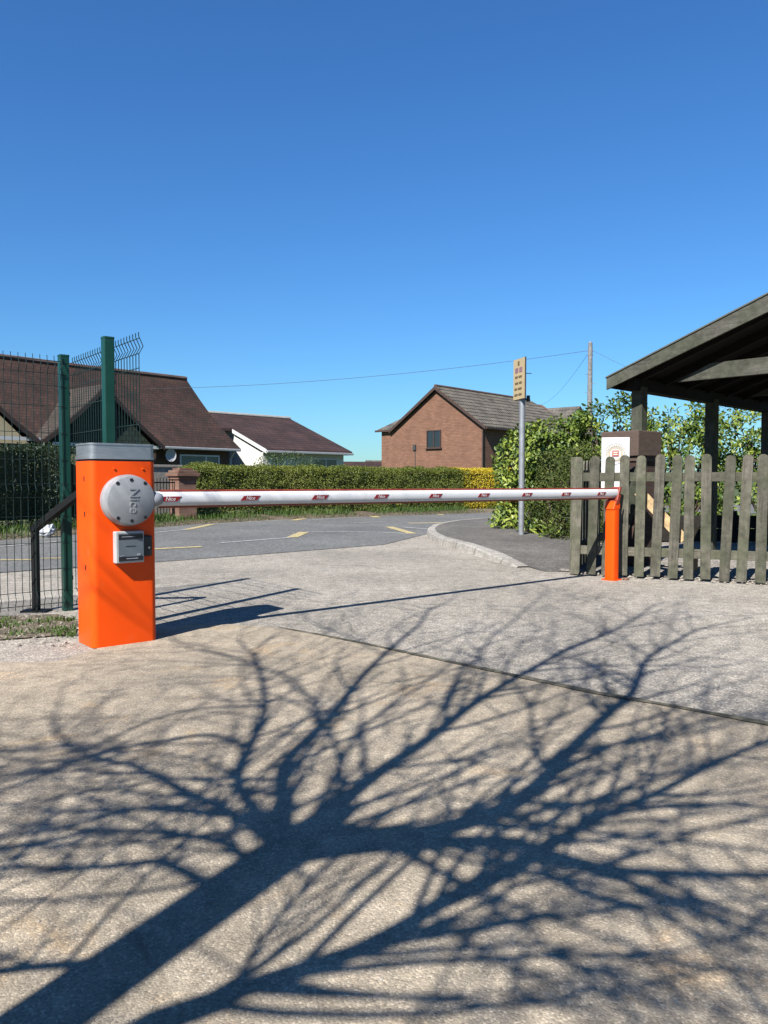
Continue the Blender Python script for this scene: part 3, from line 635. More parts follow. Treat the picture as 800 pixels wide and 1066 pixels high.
def ring(b, r0, r1, y, n=40, th=.002):
    vs = []
    for k in range(n):
        a = 2 * math.pi * k / n
        for r, yy in ((r0, y), (r1, y), (r1, y + th), (r0, y + th)): vs.append((r * math.cos(a), yy, zc + .03 + r * math.sin(a)))
    b.add(vs, [(i * 4 + j, ((i + 1) % n) * 4 + j, ((i + 1) % n) * 4 + (j + 1) % 4, i * 4 + (j + 1) % 4) for i in range(n) for j in range(4)])
b = MB(); ring(b, .110, .116, -.0085); ring(b, .078, .083, -.0085); em = b.build('emblem', M_ringgrey, sg)
b = MB()
for k in range(30):
    a = 2 * math.pi * k / 30; r = .095
    if 4.45 < a < 4.98: continue
    b.box((r * math.cos(a), -.0085, zc + .03 + r * math.sin(a)), (.011, .002, .016), X=(math.sin(a), 0, -math.cos(a)), Z=(math.cos(a), 0, math.sin(a)))
ring(b, .060, .074, -.0085, 24); b.build('emblem_border', M_tan, em)
b = MB(); b.box((0, -.009, zc + .035), (.068, .004, .066)); b.build('emblem_shield', M_darkred, em)
b = MB(); b.box((0, -.0115, zc + .047), (.046, .002, .014)); b.box((0, -.0115, zc + .024), (.046, .002, .014)); b.build('emblem_bars', M_cream, em)

# ------------------------------------------------------------------ timber shelter
g_ = Vector((.692, -.722, 0)); e_ = Vector((.722, .692, 0)); SA = math.atan2(g_.y, g_.x)
S1 = at(665, 500, 9.0)
sh = thing('timber_shelter', 'open sided timber shelter with a pitched roof on square posts', 'shelter', (S1.x, S1.y, .016), SA)
# local x along gable front, y along the eave (away)
W_ = 4.4; D_ = 4.9; sl_ = math.tan(R(20.4)); ze = 2.03
x_e = -.20; y_f = -.35
zr = ze + .05 + sl_ * (W_ / 2 - x_e)
for i, y in enumerate((0, 1.98, 3.96)):
    for x in (0, W_):
        b = MB(); b.box((x, y, (ze + .04) / 2), (.135, .135, ze + .04)); b.build('post', M_shelterz, sh, bevel=.008)
for x in (0, W_):
    b = MB(); b.box((x, D_ / 2 - .35, ze + .06), (.09, D_ - .3, .14)); b.build('eave_beam', M_shadewood, sh, bevel=.004)
for sgn in (1, -1):
    def X(x): return x if sgn == 1 else W_ - x
    def zrf(x): return ze + .10 + sl_ * (x - x_e)
    th = .03
    b = MB(); b.prism([(X(x_e), y_f, zrf(x_e)), (X(W_ / 2), y_f, zrf(W_ / 2)), (X(W_ / 2), y_f, zrf(W_ / 2) + th), (X(x_e), y_f, zrf(x_e) + th)], (0, D_, 0)); rp = b.build('roof_boarding', M_shadewood, sh)
    b = MB(); b.prism([(X(x_e - .02), y_f - .045, zrf(x_e - .02) + th + .003), (X(W_ / 2), y_f - .045, zrf(W_ / 2) + th + .003), (X(W_ / 2), y_f - .045, zrf(W_ / 2) + th + .018), (X(x_e - .02), y_f - .045, zrf(x_e - .02) + th + .018)], (0, D_ + .09, 0)); b.build('roof_felt', M_felt, rp)
    for yy in (y_f - .032, y_f + D_ + .002):
        b = MB(); b.prism([(X(x_e - .01), yy, zrf(x_e) - .155 + .05), (X(W_ / 2 - .002), yy, zrf(W_ / 2) - .155), (X(W_ / 2 - .002), yy, zrf(W_ / 2) + th), (X(x_e - .01), yy, zrf(x_e) + th)], (0, .03, 0)); b.build('verge_board', M_shelter, sh, bevel=.003)
    b = MB(); b.box((X(x_e - .012), y_f + D_ / 2, zrf(x_e) - .03), (.022, D_ - .01, .10)); b.build('fascia_board', M_shadewood, sh)
    y = y_f + .25
    while y < y_f + D_ - .1:
        b = MB(); b.prism([(X(x_e + .02), y, zrf(x_e + .02) - .10), (X(W_ / 2 - .02), y, zrf(W_ / 2 - .02) - .10), (X(W_ / 2 - .02), y, zrf(W_ / 2 - .02) - .002), (X(x_e + .02), y, zrf(x_e + .02) - .002)], (0, .05, 0)); b.build('rafter', M_shadewood, sh); y += .6
b = MB(); b.box((W_ / 2, y_f + D_ / 2, zr - .06), (.045, D_ - .1, .15)); b.build('ridge_beam', M_shadewood, sh)
for y in (-.12, 1.98, 3.96):
    b = MB(); zt = ze + .04; b.prism([(.50, y, zt), (W_ - .50, y, zt), (W_ - .88, y, zt + .17), (.88, y, zt + .17)], (0, .045, 0)); b.build('tie_beam', M_shelter, sh, bevel=.004)
# added low wall, coloured near black to stand for shade below the laurels
LA = at(684, 500, 12.2); LB = at(850, 500, 12.0); lw_ = thing('low_shade_wall', 'added low board wall coloured near black as shade at the foot of the laurels behind the shelter posts', 'wall', (LA.x, LA.y, .016), math.atan2(LB.y - LA.y, LB.x - LA.x))
LL = (LB - LA).length; M_shadeboard = wood('shade_dark_board', (0.022, 0.018, 0.014), 0.3, 'X')
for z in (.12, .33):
    b = MB(); b.box((LL / 2, 0, z), (LL, .04, .20)); b.build('board', M_shadeboard, lw_, bevel=.005)
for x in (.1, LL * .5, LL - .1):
    b = MB(); b.box((x, .06, .24), (.08, .08, .52)); b.build('post', M_shadeboard, lw_)

# ------------------------------------------------------------------ foliage
def leaf(b, p, n, up, L, W, fold=.25, long=False):
    n = n.normalized(); a = up - n * up.dot(n)
    if a.length < 1e-3: a = n.orthogonal()
    a.normalize(); s = n.cross(a)
    if long:
        v = [p, p + a * L * .35 + s * W / 2 + n * fold * W, p + a * L * .35, p + a * L * .35 - s * W / 2 + n * fold * W, p + a * L * .72 + s * W * .38 + n * (fold * W - .06 * L), p + a * L * .72 - n * .06 * L, p + a * L * .72 - s * W * .38 + n * (fold * W - .06 * L), p + a * L - n * .16 * L]
        b.add(v, [(0, 2, 1), (0, 3, 2), (1, 2, 5, 4), (2, 3, 6, 5), (4, 5, 7), (5, 6, 7)])
    else:
        v = [p, p + a * L * .5 + s * W / 2 + n * fold * W, p + a * L, p + a * L * .5 - s * W / 2 + n * fold * W]
        b.add(v, [(0, 1, 2), (0, 2, 3)])
def rvec(): 
    while True:
        v = Vector((rng.uniform(-1, 1), rng.uniform(-1, 1), rng.uniform(-1, 1)))
        if .05 < v.length < 1: return v.normalized()
def lump_foliage(lumps, n, L, W, long=False, sprig=0, droop=.2, thick=.35, gap=.0, zmin=.05):
    """leaves through the outer shell of a set of ellipsoid lumps"""
    b = MB(); tot = sum(l[1][0] * l[1][1] + l[1][1] * l[1][2] + l[1][0] * l[1][2] for l in lumps)
    for (c, r) in lumps:
        c = Vector(c); k = int(n * (r[0] * r[1] + r[1] * r[2] + r[0] * r[2]) / tot)
        for _ in range(k):
            d = rvec(); rad = 1 - thick * rng.random() ** 2 + .12 * noise.noise(d * 3 + c) + rng.uniform(0, .06)
            p = c + Vector((d.x * r[0], d.y * r[1], d.z * r[2])) * rad
            if p.z < zmin: continue
            if gap and noise.noise(p * 2.6) < -gap + .0: continue
            ins = False
            for (c2, r2) in lumps:
                q = p - Vector(c2)
                if (q.x / r2[0]) ** 2 + (q.y / r2[1]) ** 2 + (q.z / r2[2]) ** 2 < .5: ins = True; break
            if ins: continue
            out = Vector((d.x / r[0], d.y / r[1], d.z / r[2])).normalized()
            if sprig:
                ax = (out + rvec() * .5 + Vector((0, 0, .5))).normalized()
                for j in range(sprig):
                    t = j / sprig; pp = p + ax * (t * L * 1.6)
                    an = j * 2.4; o1 = ax.orthogonal().normalized(); o2 = ax.cross(o1); side = o1 * math.cos(an) + o2 * math.sin(an)
                    leaf(b, pp, (ax * .9 - side * .5 + rvec() * .25), side + ax * .55, L * rng.uniform(.7, 1.15), W * rng.uniform(.8, 1.15), .12, long)
            else:
                leaf(b, p, out + rvec() * .9, rvec() + Vector((0, 0, .4 - droop)), L * rng.uniform(.65, 1.2), W * rng.uniform(.7, 1.2), .2, long)
    return b
def stems(base, tops, r=.02):
    b = MB(); base = Vector(base)
    for t in tops:
        t = Vector(t); m = base.lerp(t, .5) + Vector((rng.uniform(-.12, .12), rng.uniform(-.12, .12), .1)); b.tube([base, m, t], [r, r * .7, r * .3], 6)
    return b
def shrub(name, label, cat, lumps, n, L, W, m, group=None, core=True, **kw):
    cx = sum(l[0][0] for l in lumps) / len(lumps); cy = sum(l[0][1] for l in lumps) / len(lumps)
    t = thing(name, label, cat, (cx, cy, 0), 0, group)
    lump_foliage(lumps, n, L, W, **kw).build('foliage', m, t, world=True, fix=False)
    tops = []
    for (c, r) in lumps:
        for _ in range(3): tops.append(Vector(c) + Vector((rng.uniform(-.5, .5) * r[0], rng.uniform(-.5, .5) * r[1], rng.uniform(.0, .7) * r[2])))
    stems((cx, cy, -.03), tops, .025).build('stems', M_twig, t, world=True)
    return t
def hedge_path(name, label, cat, path, wd, h, m, leafL, n, rough=.06, group=None, z0=.08, cap_round=.12):
    """clipped hedge: leaves over an undulating rounded box that follows path"""
    path = [Vector(p) for p in path]; mid = path[len(path) // 2]
    t = thing(name, label, cat, (mid.x, mid.y, 0), 0, group)
    seg = [(path[i], path[i + 1], (path[i + 1] - path[i]).length) for i in range(len(path) - 1)]; tot = sum(s[2] for s in seg)
    def P(s):
        for a, b_, l_ in seg:
            if s <= l_: return a.lerp(b_, s / l_), (b_ - a).normalized()
            s -= l_
        return seg[-1][1], (seg[-1][1] - seg[-1][0]).normalized()
    b = MB(); per = 2 * h + wd
    for _ in range(n):
        s = rng.random() * tot; q = rng.random() * per; p, d = P(s); nn = Vector((d.y, -d.x, 0))
        if q < h: off = wd / 2; z = q; out = nn
        elif q < h + wd: off = wd / 2 - (q - h); z = h; out = Vector((0, 0, 1))
        else: off = -wd / 2; z = q - h - wd; out = -nn
        ed = cap_round
        if abs(off) > wd / 2 - ed and z > h - ed:
            o_ = (abs(off) - wd / 2 + ed) / ed; q_ = (z - h + ed) / ed; ln = math.hypot(o_, q_)
            if ln > 1: off = math.copysign(wd / 2 - ed + o_ / ln * ed, off); z = h - ed + q_ / ln * ed
        pos = p + nn * off + Vector((0, 0, z0 + z))
        und = rough * (noise.noise(pos * 1.7) + .7 * noise.noise(pos * 5.1))
        pos += out * (und + rng.uniform(-.10, .025))
        if z < .25 and rng.random() < .6 * (1 - z / .25): continue
        # ends
        leaf(b, pos, out + rvec() * .85, rvec() + Vector((0, 0, .3)), leafL * rng.uniform(.6, 1.3), leafL * .55 * rng.uniform(.7, 1.2), .2)
    for e, (pe, sgn) in enumerate(((path[0], -1), (path[-1], 1))):
        d = (seg[0][1] - seg[0][0]).normalized() if e == 0 else (seg[-1][1] - seg[-1][0]).normalized(); nn = Vector((d.y, -d.x, 0))
        for _ in range(int(n * wd * h / (per * tot))):
            pos = pe + d * sgn * rng.uniform(-.08, .05) + nn * rng.uniform(-.5, .5) * wd + Vector((0, 0, z0 + rng.random() * h))
            leaf(b, pos, d * sgn + rvec() * .85, rvec() + Vector((0, 0, .3)), leafL * rng.uniform(.6, 1.3), leafL * .55, .2)
    b.build('foliage', m, t, world=True, fix=False)
    c = MB()
    for a, b_, l_ in seg:
        d = (b_ - a).normalized(); c.beam(a + d * .02 + Vector((0, 0, z0 + h * .52)), b_ - d * .02 + Vector((0, 0, z0 + h * .52)), wd - .26, h - .34)
    c.build('branches', M_twigcore, t, world=True)
    return t
def along(px, py, back):  # point on ground, pushed back away from the camera
    p = G(px, py); d = Vector((p.x, p.y, 0)).normalized(); return p + d * back
hp = [along(197, 543.5, .6), along(290, 540, .6), along(380, 537, .6), along(478, 534, .6)]
hedge_path('hedge', 'long clipped green hedge across the road behind the boom arm', 'hedge', hp, 1.0, 1.26, L_hedge, .045, 90000, rough=.11)
gdir = (hp[-1] - hp[-2]).normalized()
hedge_path('golden_hedge', 'bright golden yellow hedge at the end of the long green hedge', 'hedge', [hp[-1] - gdir * .15, hp[-1] + gdir * 3.2], 1.0, 1.28, L_gold, .045, 26000)
hp2 = [Vector((-10.2, 8.2, 0)), along(-40, 563, .7), along(20, 558, .7), along(62, 556, .7), along(92, 553, .7)]
hedge_path('dark_hedge', 'tall dark green hedge behind the mesh fence in front of the brown roofed house', 'hedge', hp2, 1.1, 1.56, L_privet, .05, 36000, rough=.08)
# bush behind the long hedge
p = at(303, 484, 27.5); lum = [((p.x - .75, p.y, 1.2), (.6, .7, .80)), ((p.x, p.y, 1.22), (.7, .7, .80)), ((p.x + .75, p.y + .3, 1.1), (.5, .6, .70)), ((p.x, p.y, .5), (1.5, .7, .5))]
shrub('round_bush', 'low green bush rising just above the long hedge', 'bush', lum, 5000, .08, .045, L_bush)
# laurel beside the sign post
def LM(px, py, d, rx, ry, rz): p = at(px, py, d); return ((p.x, p.y, p.z), (rx, ry, rz))
lum = [LM(540, 522, 14.9, .36, .5, .55), LM(536, 485, 15.2, .30, .5, .5), LM(552, 472, 15.0, .40, .5, .48), LM(578, 464, 14.6, .42, .5, .42), LM(604, 462, 14.3, .40, .5, .42), LM(558, 518, 15.2, .45, .5, .75), LM(592, 488, 14.4, .5, .5, .6)]
shrub('laurel_shrub', 'yellow green laurel shrub behind the grey sign post', 'shrub', lum, 2300, .11, .046, L_laurel, long=True, sprig=5, thick=.45)
lum = [LM(577, 522, 13.0, .40, .5, .60), LM(599, 505, 12.2, .36, .5, .55), LM(594, 548, 12.0, .36, .4, .40), LM(577, 492, 13.2, .32, .4, .36), LM(614, 532, 11.6, .32, .4, .6), LM(608, 488, 12.0, .32, .4, .40), LM(556, 542, 13.6, .26, .35, .33)]
shrub('evergreen_shrub', 'dark fine leaved evergreen shrub left of the picket fence corner', 'shrub', lum, 15000, .06, .026, L_dark, thick=.5)
lum = [LM(528, 548, 14.4, .25, .3, .3), LM(560, 560, 13.2, .28, .3, .25), LM(585, 568, 12.2, .25, .3, .25)]
shrub('low_laurel', 'low glossy laurel growth along the pavement edge under the dark shrub', 'shrub', lum, 420, .11, .045, L_laurel, long=True, sprig=4)
# laurels behind the shelter
for i, (label, lum) in enumerate([
    ('laurel shrub behind the brick pier with its emblem sign', [LM(632, 460, 13.4, .5, .6, .55), LM(650, 452, 13.6, .45, .6, .55), LM(640, 510, 13.3, .7, .6, .8), LM(622, 445, 13.8, .3, .4, .35)]),
    ('laurel shrub showing between the two left shelter posts', [LM(694, 462, 14.0, .55, .6, .55), LM(722, 452, 14.2, .5, .6, .55), LM(705, 515, 13.9, .75, .6, .85), LM(728, 500, 14.0, .5, .6, .8)]),
    ('laurel shrub at the right edge behind the shelter', [LM(765, 462, 14.6, .6, .6, .6), LM(795, 455, 14.6, .6, .6, .55), LM(775, 515, 14.4, .9, .6, .9), LM(825, 470, 14.6, .8, .6, .9), LM(860, 490, 14.4, .8, .6, 1.1)])]):
    shrub('laurel_shrub', label, 'shrub', lum, 1900 if i < 2 else 2700, .115, .045, L_laurel, group='laurel shrubs behind the shelter', long=True, sprig=5, thick=.5, gap=.12)

# grass: verge in front of the far hedge, and the strip by the fence
def blades(b, p, h, n=1):
    for _ in range(n):
        a = rng.uniform(0, 6.28); lean = rng.uniform(.1, .7) * h; d = Vector((math.cos(a), math.sin(a), 0)); s = Vector((-d.y, d.x, 0)) * (.004 + h * .025)
        hh = h * rng.uniform(.5, 1.1); v = [p - s, p + s, p + d * lean * .4 + Vector((0, 0, hh * .6)) + s * .6, p + d * lean * .4 + Vector((0, 0, hh * .6)) - s * .6, p + d * lean + Vector((0, 0, hh))]
        b.add(v, [(0, 1, 2, 3), (3, 2, 4)])
b = MB()
for i in range(len(far_in) - 1):
    L = (far_in[i + 1] - far_in[i]).length; n_ = outward(i, far_in)
    for _ in range(int(L * 900)):
        t = rng.random(); q = rng.random() ** .8 * 1.0; p = far_in[i].lerp(far_in[i + 1], t) + n_ * q
        p.z = .011 + (.06 * q / .12 if q < .12 else .07 + .06 * min(1, (q - .12) / .5))
        if noise.noise(p * .9) < -.3: continue
        blades(b, p, .14 if q > .2 else .08)
o = b.build('grass', L_grass, fix=False); o['kind'] = 'stuff'; o['label'] = 'grass verge between the far hedges and the road'; o['category'] = 'grass'
b = MB()
for _ in range(2600):
    p = G(rng.uniform(-70, 80), rng.uniform(644, 667), .012)
    if noise.noise(p * 3.3) + (.25 if p.x < -2.6 else -.1) < rng.uniform(-.1, .35): continue
    blades(b, p, .035)
o = b.build('grass', L_grass, fix=False); o['kind'] = 'stuff'; o['label'] = 'thin grass strip by the mesh fence'; o['category'] = 'grass'
# loose stones
def stone(b, p, r):
    o = len(b.v); bm = bmesh.new(); bmesh.ops.create_icosphere(bm, subdivisions=1, radius=r)
    sc = Vector((rng.uniform(.7, 1.3), rng.uniform(.7, 1.3), rng.uniform(.45, .8))); a = rng.uniform(0, 6)
    for v in bm.verts:
        k = 1 + .35 * noise.noise(v.co / r * 1.3 + Vector((a, a, a))); v.co = Vector((v.co.x * sc.x, v.co.y * sc.y, v.co.z * sc.z)) * k
    b.add([v.co + p + Vector((0, 0, r * .3)) for v in bm.verts], [tuple(v.index for v in f.verts) for f in bm.faces]); bm.free()
b = MB()
for _ in range(240):
    s = rng.uniform(-.1, 3.6); p = F0 + fd * s + fn * rng.uniform(-.35, .10); stone(b, Vector((p.x, p.y, .012)), rng.choice([.008, .01, .014, .02]))
for _ in range(160):
    p = G(rng.uniform(-50, 84), rng.uniform(640, 672), .012); stone(b, p, rng.choice([.006, .008, .012]))
for _ in range(230):
    x, y = rng.uniform(-40, 840), rng.uniform(612, 1066); p = G(x, y, .008); stone(b, p, rng.choice([.002, .003, .003, .004]))
o = b.build('gravel', M_stone); o['kind'] = 'stuff'; o['label'] = 'loose stones and grit along the fences and over the ground'; o['category'] = 'gravel'
for px, py, r, lab, m in [(622, 599, .035, 'pale fist sized stone at the foot of the fence left of the orange post', M_stone), (652, 604, .03, 'small reddish stone at the foot of the fence right of the orange post', M_pier2)]:
    b = MB(); p = G(px, py, .004); stone(b, Vector((0, 0, 0)), r); o = b.build('stone', m); o.location = p; tag(o, lab, 'stone')
# carrier bag on the far verge
b = MB(); bm = bmesh.new(); bmesh.ops.create_icosphere(bm, subdivisions=3, radius=.13)
for v in bm.verts:
    k = 1 + .5 * noise.noise(v.co * 11) + .25 * noise.noise(v.co * 27); v.co = Vector((v.co.x * 1.1, v.co.y * .8, v.co.z * .75 + v.co.x * .35)) * k
b.add([v.co + Vector((0, 0, .08)) for v in bm.verts], [tuple(v.index for v in f.verts) for f in bm.faces]); bm.free()
o = b.build('carrier_bag', M_bag); p = G(50, 560); o.location = (p.x, p.y, .05); tag(o, 'crumpled white plastic bag on the far verge under the dark hedge', 'bag')

# ------------------------------------------------------------------ sign post by the pavement
SP = G(543, 556, .11)
spost = thing('sign_post', 'tall grey metal post on the pavement carrying a yellow school sign', 'sign post', (SP.x, SP.y, .11), 0)
b = MB(); b.tube([(0, 0, -.02), (0, 0, 2.75)], .048, 14); b.build('post', M_galv, spost, smooth=True, split=True)
sd = Vector((-.27, .963, 0)).normalized(); sn = Vector((-.963, -.27, 0)).normalized()
DZ = -.15
ss_ = [(-.20, 2.37 + DZ), (.20, 2.37 + DZ), (.20, 3.03 + DZ), (-.20, 3.03 + DZ)]
sgo = sn * .056
b = MB(); b.prism([sgo + sd * x + Vector((0, 0, z)) for x, z in ss_], sn * .012); pl = b.build('sign_plate', [M_signyellow], spost)
b = MB(); b.prism([sgo - sn * .003 + sd * (x * 1.04) + Vector((0, 0, (z - 2.55) * 1.02 + 2.55)) for x, z in ss_], -sn * .02); b.build('backing', M_signback, pl)
f = sgo + sn * .0135
M_ink = simple('sign_ink', (0.16, 0.11, 0.05), .6, var=.1); M_purple = simple('sign_purple', (0.30, 0.16, 0.20), .6, var=.1)
def srow(name, m, x, z, wx, wz):
    b = MB(); b.prism([f + sd * (x + i * wx / 2) + Vector((0, 0, z + DZ + j * wz / 2)) for i, j in ((-1, -1), (1, -1), (1, 1), (-1, 1))], sn * .002); b.build(name, m, pl)
srow('sign_symbol', M_ink, 0, 2.955, .06, .07)
for z, ws in ((2.735, (.12, .1)), (2.635, (.1, .12)), (2.54, (.14, .1)), (2.445, (.12, .12))):
    x = -.12
    for wv in ws: srow('sign_text', M_ink, x + wv / 2, z, wv, .035); x += wv + .03
for x in (-.08, .07): srow('sign_symbol', M_purple, x, 2.845, .11, .08)
b = MB(); b.tube([(.0, 0, 2.21), (.11, .06, 2.23)], .02, 8); b.tube([(.11, .06, 2.19), (.11, .06, 2.29)], .03, 10); b.tube([(0, 0, 2.65), (.16, .05, 2.65)], .006, 6); b.build('bracket', M_signback, spost)

# ------------------------------------------------------------------ utility pole and wires
UP = at(615, 357, 30); 
up = thing('utility_pole', 'tall grey wooden utility pole rising behind the laurels', 'utility pole', (UP.x, UP.y, 0), 0)
b = MB(); b.tube([(0, 0, -.1), (0, 0, UP.z - .15), (0, 0, UP.z)], [.12, .082, .075], 12); b.build('pole', M_pole, up, smooth=True, split=True)
b = MB(); b.tube([(0, 0, UP.z), (0, 0, UP.z + .05)], [.085, .05], 12); b.build('pole_cap', M_galv, up)
for z in (UP.z - .3, UP.z - .45): 
    b = MB(); b.tube([(-.12, 0, z), (.12, 0, z)], .02, 6); b.build('insulator_bracket', M_galv, up)
k = 0
for z in [1.6 + .35 * i for i in range(11)]:
    b = MB(); s = 1 if k % 2 else -1; b.tube([(s * .08, 0, z), (s * .19, 0, z + .01)], .011, 5); b.build('step_peg', M_galv, up); k += 1
def cable(label, p, q, sag, r=.012):
    b = MB(); pts = [p.lerp(q, i / 24) - Vector((0, 0, sag * 4 * (i / 24) * (1 - i / 24))) for i in range(25)]; b.tube(pts, r, 5)
    o = b.build('overhead_cable', M_cable); tag(o, label, 'cable', 'cables from the utility pole')
top = UP - Vector((0, 0, .3))
cable('thin overhead cable from the pole to the left over the houses', top + Vector((-.12, 0, 0)), at(120, 405, 36), .35, .008)
cable('thin overhead cable dropping from the pole toward the brick house', top + Vector((0, .1, 0)), at(560, 422, 62), .5, .006)
cable('thin overhead cable from the pole to the right toward the shelter', top + Vector((.12, 0, 0)), at(900, 470, 24), .3, .006)

# ------------------------------------------------------------------ houses
def window(parent, x0, x1, z0, z1, y, frame, mull=(), name='window', glassm=None, ax='x', dep=.05):
    def bx(b, a, c, za, zb, y0, y1):
        b.box(((a + c) / 2, (y0 + y1) / 2, (za + zb) / 2), (abs(c - a), abs(y1 - y0), abs(zb - za)))
    b = MB(); t = .07
    bx(b, x0, x1, z0, z0 + t, y, y - dep); bx(b, x0, x1, z1 - t, z1, y, y - dep); bx(b, x0, x0 + t, z0 + t, z1 - t, y, y - dep); bx(b, x1 - t, x1, z0 + t, z1 - t, y, y - dep)
    for m_ in mull: bx(b, m_ - t / 2, m_ + t / 2, z0 + t, z1 - t, y, y - dep * .9)
    o = b.build(name, frame, parent)
    b = MB(); bx(b, x0 + t, x1 - t, z0 + t, z1 - t, y - .004, y - dep * .4); b.build('pane', glassm or M_glass, o)
    b = MB(); bx(b, x0 - .08, x1 + .08, z0 - .07, z0 - .002, y, y - dep - .06); b.build('sill', frame, o)
    return o
# house 1 : large brown roofed house on the left
E1 = Vector((-6.75, 36, 0)); a1 = math.atan2(.76, .65)
h1 = thing('brown_roof_house', 'large house with a steep red brown tiled roof and green shingled gable on the left', 'house', tuple(E1), a1)
HL = 19.0; HWD = 3.56; ze1, zr1 = 2.45, 5.97
b = MB(); b.prism([(-HL + .3, .45, 0), (-.3, .45, 0), (-.3, 2 * HWD - .45, 0), (-HL + .3, 2 * HWD - .45, 0)], (0, 0, ze1 + .05)); b.build('wall', M_h1brick, h1)
b = MB(); t = .12
def roofslab(b, pts, th): b.prism([Vector(p) for p in pts], (0, 0, th))
nseg = 8
# slightly bell-cast front slope and back slope
def bell(f): return ze1 + (zr1 - ze1) * (f - .06 * math.sin(math.pi * f))
vs = []; fs = []
for i in range(nseg + 1):
    f = i / nseg; xr = -.42 * f + .0
    vs += [(-HL, HWD * f, bell(f)), (xr + .10 * (1 - f), HWD * f, bell(f)), (-HL, 2 * HWD - HWD * f, bell(f)), (xr + .10 * (1 - f), 2 * HWD - HWD * f, bell(f))]
for i in range(nseg):
    o_ = i * 4; fs += [(o_, o_ + 1, o_ + 5, o_ + 4), (o_ + 2, o_ + 6, o_ + 7, o_ + 3), (o_ + 1, o_ + 3, o_ + 7, o_ + 5), (o_, o_ + 4, o_ + 6, o_ + 2)]
fs.append((0, 2, 3, 1)); b.add(vs, fs); rf1 = b.build('roof', M_h1tile, h1)
b = MB(); b.tube([(-HL, HWD, zr1 + .02), (-HL * .6, HWD, zr1 + .05), (-HL * .3, HWD, zr1 + .0), (-.42, HWD, zr1 + .02)], .11, 8); b.build('ridge', M_ridge, rf1)
b = MB(); b.box((-HL + 2.6 + 3.2, HWD - .12, zr1 - .06), (1.0, .25, .12)); b.build('ridge_patch', simple('new_clay', (0.42, 0.14, 0.07), .8, var=.2), rf1)
b = MB(); b.box((-2.3, .0, ze1 - .05), (4.7, .12, .12)); b.build('gutter', M_gutter, h1, bevel=.03)
b = MB(); b.tube([(-.25, .08, ze1 - .1), (-.25, .36, ze1 - .45), (-.25, .38, .1)], .05, 8); b.build('downpipe', M_gutter, h1)
b = MB(); b.box((-2.3, .25, ze1 - .02), (4.6, .40, .04)); b.build('soffit', M_fasciabrown, h1)
window(h1, -3.0, -.85, .9, 2.15, .45, M_upvc, (-1.6,), glassm=simple('glass_curtained', (0.10, 0.13, 0.13), .12, var=.4, scale=2))
b = MB()
vs = [(-3.75, .05, 2.08)]; 
for r_, dy in ((.10, .015), (.2, .05), (.27, .1)):
    for k in range(16): a = 2 * math.pi * k / 16; vs.append((-3.75 + r_ * math.cos(a), .08 - dy, 2.08 + r_ * 1.05 * math.sin(a)))
fs = [(0, 1 + k, 1 + (k + 1) % 16) for k in range(16)] + [(1 + j * 16 + k, 1 + j * 16 + (k + 1) % 16, 1 + (j + 1) * 16 + (k + 1) % 16, 1 + (j + 1) * 16 + k) for j in range(2) for k in range(16)]
b.add(vs, fs); sdish = b.build('satellite_dish', M_gutter, h1, smooth=True)
b = MB(); b.tube([(-3.75, .44, 1.95), (-3.75, .1, 2.05)], .02, 6); b.tube([(-3.75, .02, 1.82), (-3.75, -.3, 2.0)], .012, 6); b.build('dish_arm', M_galv, sdish)
# front gable with shingles
def front_gable(xc, half, yf, zap, zft, facem, roofm, fascia, depth=4.2, th=.09):
    b = MB(); b.prism([(xc - half + .25, yf + .25, zft - .1), (xc + half - .25, yf + .25, zft - .1), (xc, yf + .25, zap - .22)], (0, .12, 0)); gface = b.build('gable', facem, h1)
    b = MB(); b.prism([(xc - half + .25, yf + .28, 0), (xc + half - .25, yf + .28, 0), (xc + half - .25, yf + .28, zft - .1), (xc - half + .25, yf + .28, zft - .1)], (0, 1.2, 0)); b.build('gable_wall', M_h1brick, h1)
    for s in (-1, 1):
        b = MB(); pts = []
        for i in range(7):
            f = i / 6; pts.append((xc + s * half * (1 - f), zft + (zap - zft) * (f - .05 * math.sin(math.pi * f))))
        poly = [(x, yf, z) for x, z in pts] + [(x, yf, z + th) for x, z in reversed(pts)]
        b.prism(poly, (0, depth, 0)); rr_ = b.build('gable_roof', roofm, h1)
        poly = [(x, yf - .025, z - .14) for x, z in pts] + [(x, yf - .025, z + th * .6) for x, z in reversed(pts)]
        b = MB(); b.prism(poly, (0, .022, 0)); b.build('bargeboard', fascia, rr_)
front_gable(-7.15, 2.62, -.75, 4.66, 2.36, M_h1hang, M_h1tiley, M_fasciabrown)
front_gable(-12.55, 2.75, -.75, 4.9, 2.42, M_creamwall, M_h1tiley, M_fasciabrown)
b = MB(); b.box((-7.0, -.62, 2.36), (4.5, .06, .13)); b.build('fascia', M_upvc, h1)
b = MB(); b.box((-11.4, -.60, 2.50), (3.4, .06, .13)); b.build('fascia', M_upvc, h1)
window(h1, -8.4, -5.9, .9, 2.0, -.47, M_upvc, (-7.6, -6.7))
